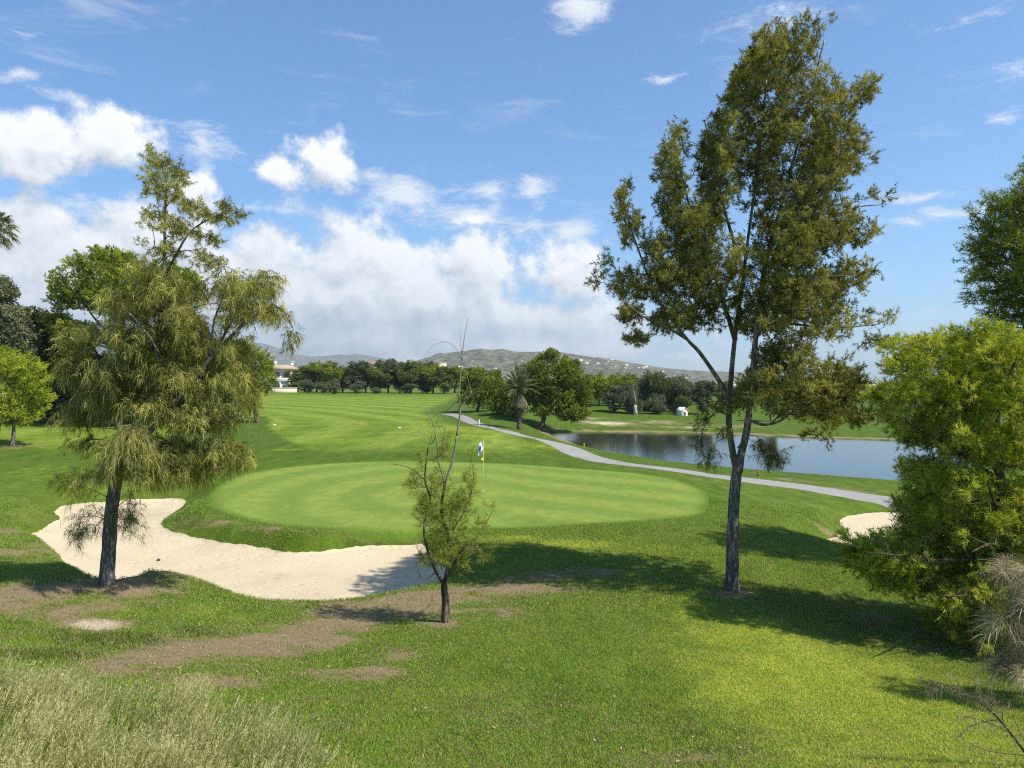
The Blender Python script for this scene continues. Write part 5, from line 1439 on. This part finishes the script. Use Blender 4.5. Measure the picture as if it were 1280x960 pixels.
for i, (px, top) in enumerate(((150, 466), (200, 462), (250, 466), (290, 468), (340, 470), (110, 470))):
    far_tree(px, 230, top - 8, 60, ('dark', 'mid')[i % 2], 'dark tree behind the left pines, %s of six' % ('third', 'fourth', 'fifth', 'sixth', 'seventh', 'second')[i], 'trees behind the left pines', i)

# ---- the big pine and the leaning pine by the path
_D = G(676, 538)[1]; _g = Gw(676, _D)
generic_tree('big_pine', 'big spreading round pine beside the cart path at the lake corner', 'tree', _g,
             [(690, 456, 22, 16), (672, 468, 20, 18), (712, 466, 20, 16), (690, 478, 32, 22), (725, 482, 16, 20), (665, 492, 16, 20), (700, 498, 30, 18), (730, 500, 12, 12), (675, 508, 18, 12), (712, 514, 20, 11), (690, 444, 10, 6), (722, 516, 14, 8)],
             _D, 3.6, 695, 46, [([(676, 538, 0), (680, 522, 0), (685, 505, 0), (690, 480, 0)], .34, .12), ([(683, 512, 0), (705, 495, .5), (718, 485, .5)], .14, .05), ([(682, 516, 0), (668, 500, 0), (665, 485, 0)], .12, .05)],
             M_pine, M_bark_brown, 51, 9000, .34, cut=.415, rt=.010, ntw=6, tl=.30, nn=20, nl=.20, nw=.06, spread=.8, along=.55, upb=.3, tintbase=.58, tvar=.5, jit=.12)
_D = 103; _g = Gw(596, _D)
generic_tree('leaning_pine', 'smaller pine with a leaning trunk left of the feather palm', 'tree', _g,
             [(600, 476, 16, 12), (590, 484, 16, 14), (612, 484, 16, 14), (604, 494, 22, 12), (584, 494, 12, 10), (620, 498, 12, 12), (598, 466, 8, 5)],
             _D, 3.0, 602, 32, [([(594, 521, 0), (597, 512, 0), (600, 500, 0), (604, 485, 0)], .28, .1), ([(599, 505, 0), (588, 494, 0), (584, 486, 0)], .1, .04)],
             M_pine, M_bark_brown, 52, 4500, .42, cut=.415, rt=.012, ntw=5, tl=.4, nn=16, nl=.26, nw=.075, spread=.8, along=.55, upb=.3, tintbase=.5, tvar=.5, jit=.14)
_D = 96; _g = Gw(632, _D)
generic_tree('low_pine', 'dark low pine with a white painted trunk just left of the feather palm', 'tree', _g,
             [(628, 500, 14, 12), (622, 508, 12, 9), (640, 505, 12, 12), (634, 490, 12, 12), (645, 515, 10, 6)],
             _D, 2.4, 632, 22, [([(631, 530, 0), (632, 520, 0), (634, 508, 0), (634, 492, 0)], .22, .08)],
             M_pine, simple_mat('whitewashed_bark', (.55, .52, .46), .9, .1, .2, 3), 53, 2500, .4, cut=.415, rt=.012, ntw=5, tl=.36, nn=16, nl=.24, nw=.075, spread=.8, along=.55, upb=.3, tintbase=.35, tvar=.4, jit=.14)


# ---- palms
def feather_palm(px, D, head_py, label, seed, fr=46, L0=3.3, spread=1.0, dead=26):
    r = np.random.default_rng(seed); b = Gw(px, D); t = thing('feather_palm', label, 'palm', b); s = D / F
    hh = (prow(D, b[2]) - head_py) * s; mb = MB()
    z = np.linspace(-.2, hh, 26); rad = .22 + .03 * np.sin(np.arange(26) * 2.6) + .08 * (z < .4); rad[-4:] += .12
    mb.tube(np.c_[np.sin(z * .3) * .05, z * 0, z], rad, 12); mb.build('trunk', M_bark_brown, t, smooth=True)
    for kind, n in (('frond', fr), ('dead_frond', dead)):
        for k in range(n):
            az = k * 2.399 + r.uniform(-.2, .2)
            if kind == 'frond': el = math.radians(84 - 62 * (k / n) ** .9 + r.uniform(-5, 5)); L = L0 * r.uniform(.85, 1.1) * (1 - .15 * k / n); g = .35 + .3 * (k / n)
            else: el = math.radians(r.uniform(-85, -45)); L = L0 * r.uniform(.3, .55); g = .5
            u = np.linspace(0, 1, 11); hor = np.array([math.cos(az), math.sin(az), 0])
            x = np.cos(el) * L * u; q = hor * x[:, None]; q[:, 2] = hh + np.sin(el) * L * u - g * L * u ** 2.2 * (math.cos(el) * .8 + .1)
            mbq = MB(); mbq.tube(q, .035 * (1 - .8 * u) + .006, 4, cap=False); f0 = mbq
            m_ = 34; i = r.uniform(1.2, 9.95, m_ * 2); lo = i.astype(int); fq = (i - lo)[:, None]; pos = q[lo] * (1 - fq) + q[np.minimum(lo + 1, 10)] * fq
            tg = unit(q[np.minimum(lo + 1, 10)] - q[lo]); sd_ = unit(np.cross(tg, np.array([0, 0, 1.]))) * np.where(np.arange(2 * m_) % 2, 1, -1)[:, None]
            d = unit(sd_ * .8 + tg * .75 + np.array([0, 0, .25 if kind == 'frond' else -.6]))
            ln = .55 * np.sin(np.clip(i / 10, .05, 1) * math.pi * .85 + .25)
            V, f, tt = strands(pos, d, ln + .1, .06, .25, 1, r, np.clip(.4 + .2 * r.normal(size=2 * m_), 0, 1))
            rv = np.concatenate(mbq.v); F4 = np.array(mbq.f4)
            new_mesh(kind, np.concatenate([rv, V]), [F4, f + len(rv)], M_palm if kind == 'frond' else M_dry, t, {'tint': np.concatenate([np.full(len(rv), .8), tt])})
    return t


M_palm = leaf_mat('palm_frond', (.06, .08, .025), (.27, .28, .10), .25, spec=.04)
feather_palm(649, G(649, 537)[1], 489, 'feather palm with upright fronds and a hanging dead skirt beside the cart path', 61, 52, 3.3, dead=16)
far_palm = feather_palm(826, 131, 478, 'small brown-topped palm rising out of the drooping trees across the lake', 62, 16, 2.3, dead=6)


def fan_palm(px, D, head_py):
    r = np.random.default_rng(63); b = Gw(px, D); t = thing('fan_palm', 'tall slender fan palm, half its head showing at the left edge', 'palm', b); s = D / F
    hh = (prow(D, b[2]) - head_py) * s; mb = MB(); z = np.linspace(-.2, hh, 30)
    mb.tube(np.c_[np.sin(z * .2) * .15, z * 0, z], .24 - .08 * z / hh + .01 * np.sin(np.arange(30) * 2.4), 12); mb.build('trunk', M_bark_grey, t, smooth=True)
    for k in range(38):
        az = k * 2.399; el = math.radians(75 - 130 * (k / 38)); d = np.array([math.cos(az) * math.cos(el), math.sin(az) * math.cos(el), math.sin(el)]); h0 = np.array([math.sin(hh * .2) * .15, 0, hh])
        st = 1.0 * r.uniform(.8, 1.1); q = h0 + d * st * np.linspace(0, 1, 5)[:, None]; q[:, 2] -= .25 * np.linspace(0, 1, 5) ** 2
        mb = MB(); mb.tube(q, .025, 4, cap=False); c = q[-1]; sd_ = unit(np.cross(d, np.array([0, 0, 1.]))); upv = np.cross(sd_, d)
        a = np.linspace(-1.9, 1.9, 30); dd = unit(np.cos(a)[:, None] * d + np.sin(a)[:, None] * sd_ + .12 * r.normal(size=(30, 3)))
        V, f, tt = strands(np.repeat(c[None], 30, 0), dd, .75, .075, .45, 2, r, np.clip(.35 + .2 * r.normal(size=30), 0, 1))
        rv = np.concatenate(mb.v)
        new_mesh('fan_frond' if k < 30 else 'dead_frond', np.concatenate([rv, V]), [np.array(mb.f4), f + len(rv)], M_palm if k < 30 else M_dry, t, {'tint': np.concatenate([np.full(len(rv), .8), tt])})


fan_palm(-8, 52, 281)

# ------------------------------------------------------------------ golf furniture
M_white = simple_mat('white_paint', (.78, .78, .76), .6, .3, .04)
M_yellow = simple_mat('yellow_paint', (.75, .62, .16), .5, .4, .05)
M_red = simple_mat('red_paint', (.30, .12, .06), .6, .3, .1)
M_blue = simple_mat('blue_print', (.05, .12, .32), .7, .2, .05)
M_post = simple_mat('pole_paint', (.72, .66, .34), .4, .4, .05)
_b = G(604, 613)
t_ = thing('flagstick', 'thin pale flagstick with a white flag standing on the putting green', 'flagstick', _b)
mb = MB(); mb.tube([(0, 0, -.12), (0, 0, 1.0), (0, 0, 2.1)], [.011, .010, .009], 8); mb.build('pole', M_post, t_)
mb = MB(); mb.lathe([(.001, 2.09), (.016, 2.10), (.016, 2.13), (.001, 2.14)], k=10); mb.build('finial', M_post, t_)
nx, nz = 14, 10; V = []
for i in range(nx):
    for j in range(nz):
        u = i / (nx - 1); v = j / (nz - 1)
        x = -.01 - .26 * u * (1 - .25 * v); z = 2.09 - .37 * v - .22 * u ** 1.3 - .06 * u * v
        y = .035 * math.sin(u * 7 + v * 2.5) * (u ** .5) + .03 * math.sin(v * 5) * u
        V.append((x, y, z))
V = np.array(V); i = (np.arange(nx - 1)[:, None] * nz + np.arange(nz - 1)[None]).ravel()
fl = new_mesh('flag', V, np.stack([i, i + 1, i + nz + 1, i + nz], 1), M_white, t_, smooth=True)
sol = fl.modifiers.new('thickness', 'SOLIDIFY'); sol.thickness = .003
Vb = V.reshape(nx, nz, 3)[4:10, 3:8].reshape(-1, 3) + np.array([0, -.006, 0]); i = (np.arange(5)[:, None] * 5 + np.arange(4)[None]).ravel()
mk = new_mesh('printed_mark', Vb, np.stack([i, i + 1, i + 6, i + 5], 1), M_blue, fl, smooth=True)
s_ = mk.modifiers.new('thickness', 'SOLIDIFY'); s_.thickness = .002
mb = MB(); mb.lathe([(.012, -.07), (.05, -.045), (.068, 0), (.05, .045), (.012, .07)], (-.045, 0, 1.30), 12); mb.build('marker_ball', M_yellow, t_, smooth=True)
mb = MB(); mb.lathe([(.054, -.10), (.054, .006), (.057, .006), (.057, -.10)], (0, 0, 0), 16); mb.build('hole_cup', M_white, t_)


def stake(px, py, h, rad, mat, label, grp, shape='round', cat='stake', name='marker_stake'):
    b = G(px, py); t = thing(name, label, cat, b, grp)
    mb = MB(); mb.tube([(0, 0, -.1), (0, 0, h * .6), (0, 0, h)], [rad, rad, rad * .92], 8); mb.build('post', mat, t)
    mb = MB(); mb.lathe([(rad * 1.02, h * .92), (rad * 1.08, h), (rad * .5, h * 1.05), (.001, h * 1.06)], k=8); mb.build('cap', mat, t)
    return t


def plate(px, py, label):
    b = G(px, py); t = thing('distance_marker', label, 'marker', b, 'white markers on the fairway')
    mb = MB(); mb.lathe([(.13, -.05), (.13, .04), (.10, .07), (.001, .08)], k=14); mb.build('disc', M_white, t, smooth=True)
    mb = MB(); mb.tube([(0, 0, -.2), (0, 0, 0)], .03, 6); mb.build('peg', M_dark_in, t)


plate(343, 531, 'white marker on the fairway beside the dark wedge of rough'); plate(499, 535, 'white marker alone in the middle of the fairway'); plate(517, 494, 'tiny white marker at the far end of the fairway')
stake(337, 494, .9, .05, M_yellow, 'yellow stake near the villa at the far left of the fairway', 'yellow stakes')
stake(599, 532, .6, .05, M_white, 'white stake standing at the edge of the cart path', None)
stake(697, 545, .5, .035, M_yellow, 'yellow stake on the bank at the left corner of the lake', 'yellow stakes')
stake(788, 574, .34, .03, M_red, 'reddish stake on the near lake bank left of the tall tree', 'red stakes on the near bank')
stake(947, 596, .42, .035, M_red, 'reddish stake on the near lake bank right of the tall tree', 'red stakes on the near bank')
stake(730, 560, .34, .03, M_yellow, 'yellow stake on the near bank where the path bends', 'yellow stakes')
# whitewashed dead trunk across the lake
_b = Gw(794, 124); mb = MB(); mb.tube([(0, 0, -.2), (.05, 0, .5), (-.05, 0, 1.1), (.05, 0, 1.6)], [.42, .33, .3, .27], 10)
tt_ = thing('white_trunk', 'whitewashed bare tree trunk standing across the lake among grey trees', 'trunk', _b)
mb.build('stem', simple_mat('whitewash', (.42, .38, .31), .9, .1, .3, 3), tt_, smooth=True)
mb = MB(); mb.tube([(.05, 0, 1.5), (.0, 0, 2.6), (-.2, .2, 4.0)], [.2, .13, .04], 8); mb.build('broken_limb', M_twig_grey, tt_, smooth=True)
# small white hut
_D = 122; _b = Gw(856, _D)
h_ = thing('small_hut', 'tiny white hut with a pitched roof and dark arched doorway, across the lake', 'hut', _b, rotz=.5)
w_, hh, rf = .62, .85, .50
mb = MB(); V = [(-w_, 0, -.2), (w_, 0, -.2), (w_, 0, hh), (0, 0, hh + rf), (-w_, 0, hh), (-w_, 1.3, -.2), (w_, 1.3, -.2), (w_, 1.3, hh), (0, 1.3, hh + rf), (-w_, 1.3, hh)]
mb.add(V, [(0, 1, 2, 4), (4, 2, 3), (6, 5, 9, 7), (7, 9, 8), (1, 6, 7, 2), (5, 0, 4, 9)]); mb.build('wall', M_wall_w, h_)
for sx in (-1, 1):
    mb = MB(); a = np.array([0, 0, hh + rf + .03]); e = np.array([sx * (w_ + .12), 0, hh - .07])
    mb.add([a + (0, -.1, 0), e + (0, -.1, 0), e + (0, 1.4, 0), a + (0, 1.4, 0), a + (0, -.1, .06), e + (0, -.1, .06), e + (0, 1.4, .06), a + (0, 1.4, .06)],
           [(0, 1, 2, 3), (4, 7, 6, 5), (0, 4, 5, 1), (1, 5, 6, 2), (2, 6, 7, 3), (3, 7, 4, 0)]); mb.build('roof_panel', M_wall_w, h_)
mb = MB(); a = np.linspace(0, math.pi, 9); pr_ = [(-.2, 0), (.2, 0)] + [(.2 * math.cos(q), .45 + .2 * math.sin(q)) for q in a]
mb.v = []; V = [(x, -.01, z) for x, z in pr_] + [(x, .02, z) for x, z in pr_]; n_ = len(pr_)
mb.add(V, [(0, i, i + 1) for i in range(1, n_ - 1)] + [(i, (i + 1) % n_, n_ + (i + 1) % n_, n_ + i) for i in range(n_)]); mb.build('door', M_dark_in, h_)  # flat dark arch, shade of the open doorway put into its colour
# rake in the sand, a stone
_b = G(528, 697); k_ = thing('bunker_rake', 'dark handled rake lying in the sand behind the young tree', 'rake', _b + np.array([0, 0, .05]), rotz=.15)
mb = MB(); mb.tube([(-.25, 0, .03), (.2, 0, .035), (.75, 0, .04)], .018, 7); mb.build('handle', M_dark_in, k_)
mb = MB(); mb.box((.75, -.25, .0), (.80, .25, .04)); mb.build('head', M_dark_in, k_)
for i in range(8): mb = MB(); mb.box((.765, -.235 + i * .065, -.06), (.785, -.22 + i * .065, 0)); mb.build('tine', M_dark_in, k_)
_b = G(198, 701)
st = MB(); st.lathe([(.001, -.02), (.045, 0), (.055, .03), (.03, .06), (.001, .07)], k=9); o = st.build('stone', M_dark_in, smooth=True); o.location = _b; tag(o, 'small dark stone lying alone in the left sand bunker', 'stone')
for a in ((300, 955),): pass
_b = G(628, 850)

# ------------------------------------------------------------------ grass
def blades():
    r = np.random.default_rng(91)
    n = 900000
    D = 7.0 + (30 - 7.0) * r.random(n) ** 1.9
    u = r.uniform(-.80, .80, n); x = u * (D + .5); y = D
    # keep only turf
    k = ~inside(x, y, SAND_LR) & ~inside(x, y, SAND_RR) & ~inside(x, y, GREEN)
    k &= ~((D > 24) & (r.random(n) < .5))
    x, y = x[k], y[k]; s, yl, dk = masks(x, y)
    n2 = fbm(x * 2.2, y * 2.2, 4, .6)
    k = r.random(len(x)) > .82 * sstep(s + (n2 - .5) * .5 + .25 * (r.random(len(x)) - .5), .22, .85)
    x, y, yl, dk, s, n2 = x[k], y[k], yl[k], dk[k], s[k], n2[k]
    z = H(x, y); n = len(x)
    dry = r.random(n) < (.13 + .7 * np.clip(s, 0, .9) + .12 * (n2 > .55))
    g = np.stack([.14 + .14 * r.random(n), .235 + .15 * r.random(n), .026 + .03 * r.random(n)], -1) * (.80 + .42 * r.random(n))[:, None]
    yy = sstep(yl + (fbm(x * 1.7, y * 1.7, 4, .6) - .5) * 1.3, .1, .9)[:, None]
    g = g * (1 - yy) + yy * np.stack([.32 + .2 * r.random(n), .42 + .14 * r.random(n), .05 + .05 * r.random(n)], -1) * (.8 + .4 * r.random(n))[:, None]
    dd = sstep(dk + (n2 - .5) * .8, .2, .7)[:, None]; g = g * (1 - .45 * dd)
    g = np.where(dry[:, None], np.stack([.28 + .14 * r.random(n), .235 + .11 * r.random(n), .11 + .06 * r.random(n)], -1), g)
    L = (.035 + .035 * r.random(n)) * (1 + .5 * dd[:, 0]) * (1 + .5 * (y > 15))
    dr = unit(np.stack([r.normal(size=n) * .55, r.normal(size=n) * .55, np.full(n, 1.)], -1))
    V, f, tn = strands(np.c_[x, y, z - .005], dr, L, .0066 + .0005 * y, .2, 1, r, np.zeros(n))
    m, t, out = mat_new('grass_blade')
    a = t.node('ShaderNodeAttribute', attribute_name='bladecol').outputs['Color']
    d = t.node('ShaderNodeBsdfDiffuse'); t.put(d.inputs[0], a); tr = t.node('ShaderNodeBsdfTranslucent'); t.put(tr.inputs[0], a)
    mx = t.node('ShaderNodeMixShader'); mx.inputs[0].default_value = .3; t.put(mx.inputs[1], d.outputs[0]); t.put(mx.inputs[2], tr.outputs[0]); t.put(out.inputs[0], mx.outputs[0])
    o = new_mesh('grass', V, f, m); o['kind'] = 'stuff'
    at = o.data.attributes.new('bladecol', 'FLOAT_COLOR', 'POINT')
    at.data.foreach_set('color', np.repeat(np.c_[g, np.ones(n)], 3, 0).astype(np.float32).ravel())
    tag(o, 'short green lawn grass covering the foreground mound and slope', 'grass')
    # fallen leaves and bits of twig
    q = 5200; D = 8 + 14 * r.random(q) ** 1.3; x = r.uniform(-.75, .75, q) * D; y = D
    s_, yl_, dk_ = masks(x, y); k = (r.random(q) < .10 + .8 * np.clip(s_, 0, 1)) & ~inside(x, y, SAND_LR) & ~inside(x, y, SAND_RR); x, y = x[k], y[k]
    Vl, fl_, tl_ = leaves(np.c_[x, y, H(x, y) + .022], unit(np.c_[r.normal(size=(len(x), 2)) * .5, np.ones(len(x))]), .022 * r.uniform(.5, 1.5, len(x)), r, r.random(len(x)), .4)
    lo = new_mesh('leaf_litter', Vl, fl_, leaf_mat('fallen_leaf', (.12, .075, .035), (.46, .36, .19), .1), attrs={'tint': tl_}); lo['kind'] = 'stuff'
    tag(lo, 'dry fallen leaves scattered over the bare soil and lawn', 'leaf litter')
    # tall dry grass on the near bank
    n = 26000; px = r.uniform(-160, 620, n); py = r.uniform(830, 1120, n)
    edge = 852 + np.clip(px - 40, 0, None) * .10 + np.clip(px - 230, 0, None) * .24 + 40 * (fbm(px / 60, py * 0, 3) - .5)
    k = (py > edge + r.random(n) ** 2 * 40) & (r.random(n) < np.clip(1.25 - (px - 200) / 220, .05, 1)) & (r.random(n) < .25 + .9 * sstep(fbm(px / 45, py / 30, 3), .35, .6))
    px, py = px[k], py[k]
    # positions on the ground under the seen tuft: solve along each column
    z0 = 1.1; D = F * (CAMZ - z0) / (py - HY)
    for _ in range(4): z0 = H((px - 640) / F * D, D); D = np.clip(F * (CAMZ - z0) / (py - HY), 3.2, 12)
    x = (px - 640) / F * D; y = D; z = H(x, y); n = len(x)
    hgt = np.clip(.14 + .46 * fbm(x * 1.5, y * 1.5, 3) + .09 * r.normal(size=n), .08, .6) * np.where(px > 380, .7, 1)
    lean = np.stack([.36 + .16 * r.normal(size=n), .0 + .2 * r.normal(size=n), np.ones(n)], -1)
    tn = np.clip(.58 + .22 * r.normal(size=n) + .8 * (fbm(x * 2.2, y * 2.2, 3) - .5), 0, 1)
    V1, f1, t1 = strands(np.c_[x, y, z - .02], unit(lean), hgt, .009, .15, 4, r, tn, .15)
    # seed spikelets along the upper half of every stalk
    m_ = 16; sidx = np.repeat(np.arange(n), m_); s = .35 + .65 * r.random(len(sidx))
    ld = unit(lean)[sidx]; pos = np.c_[x, y, z][sidx] + ld * (hgt[sidx] * s)[:, None]; pos[:, 2] -= .15 * s * s * hgt[sidx]
    V2_, f2, t2 = strands(pos, unit(ld + .38 * r.normal(size=pos.shape)), .035 * r.uniform(.5, 1.3, len(pos)), .0075, .1, 1, r, np.clip(tn[sidx] + .15 + .12 * r.normal(size=len(pos)), 0, 1))
    md_ = leaf_mat('dry_grass', (.13, .15, .04), (.66, .62, .31), .35)
    o = new_mesh('dry_grass', np.concatenate([V1, V2_]), np.concatenate([f1, f2 + len(V1)]), md_, attrs={'tint': np.concatenate([t1, t2])}); o['kind'] = 'stuff'
    tag(o, 'tall pale dry grass on the near bank at the bottom left', 'dry grass')


blades()

# ------------------------------------------------------------------ air
mb = MB(); mb.box((-12000, -40, -40), (12000, 11500, 700)); hz_o = mb.build('haze', None)
m = bpy.data.materials.new('haze'); m.use_nodes = True; t = N(m.node_tree); t.n.clear(); out = t.node('ShaderNodeOutputMaterial')
pv = t.node('ShaderNodeVolumePrincipled'); pv.inputs['Color'].default_value = (.80, .90, 1.0, 1); pv.inputs['Density'].default_value = .00011; pv.inputs['Anisotropy'].default_value = .2
t.put(out.inputs['Volume'], pv.outputs[0]); hz_o.data.materials.clear(); hz_o.data.materials.append(m); hz_o['kind'] = 'stuff'
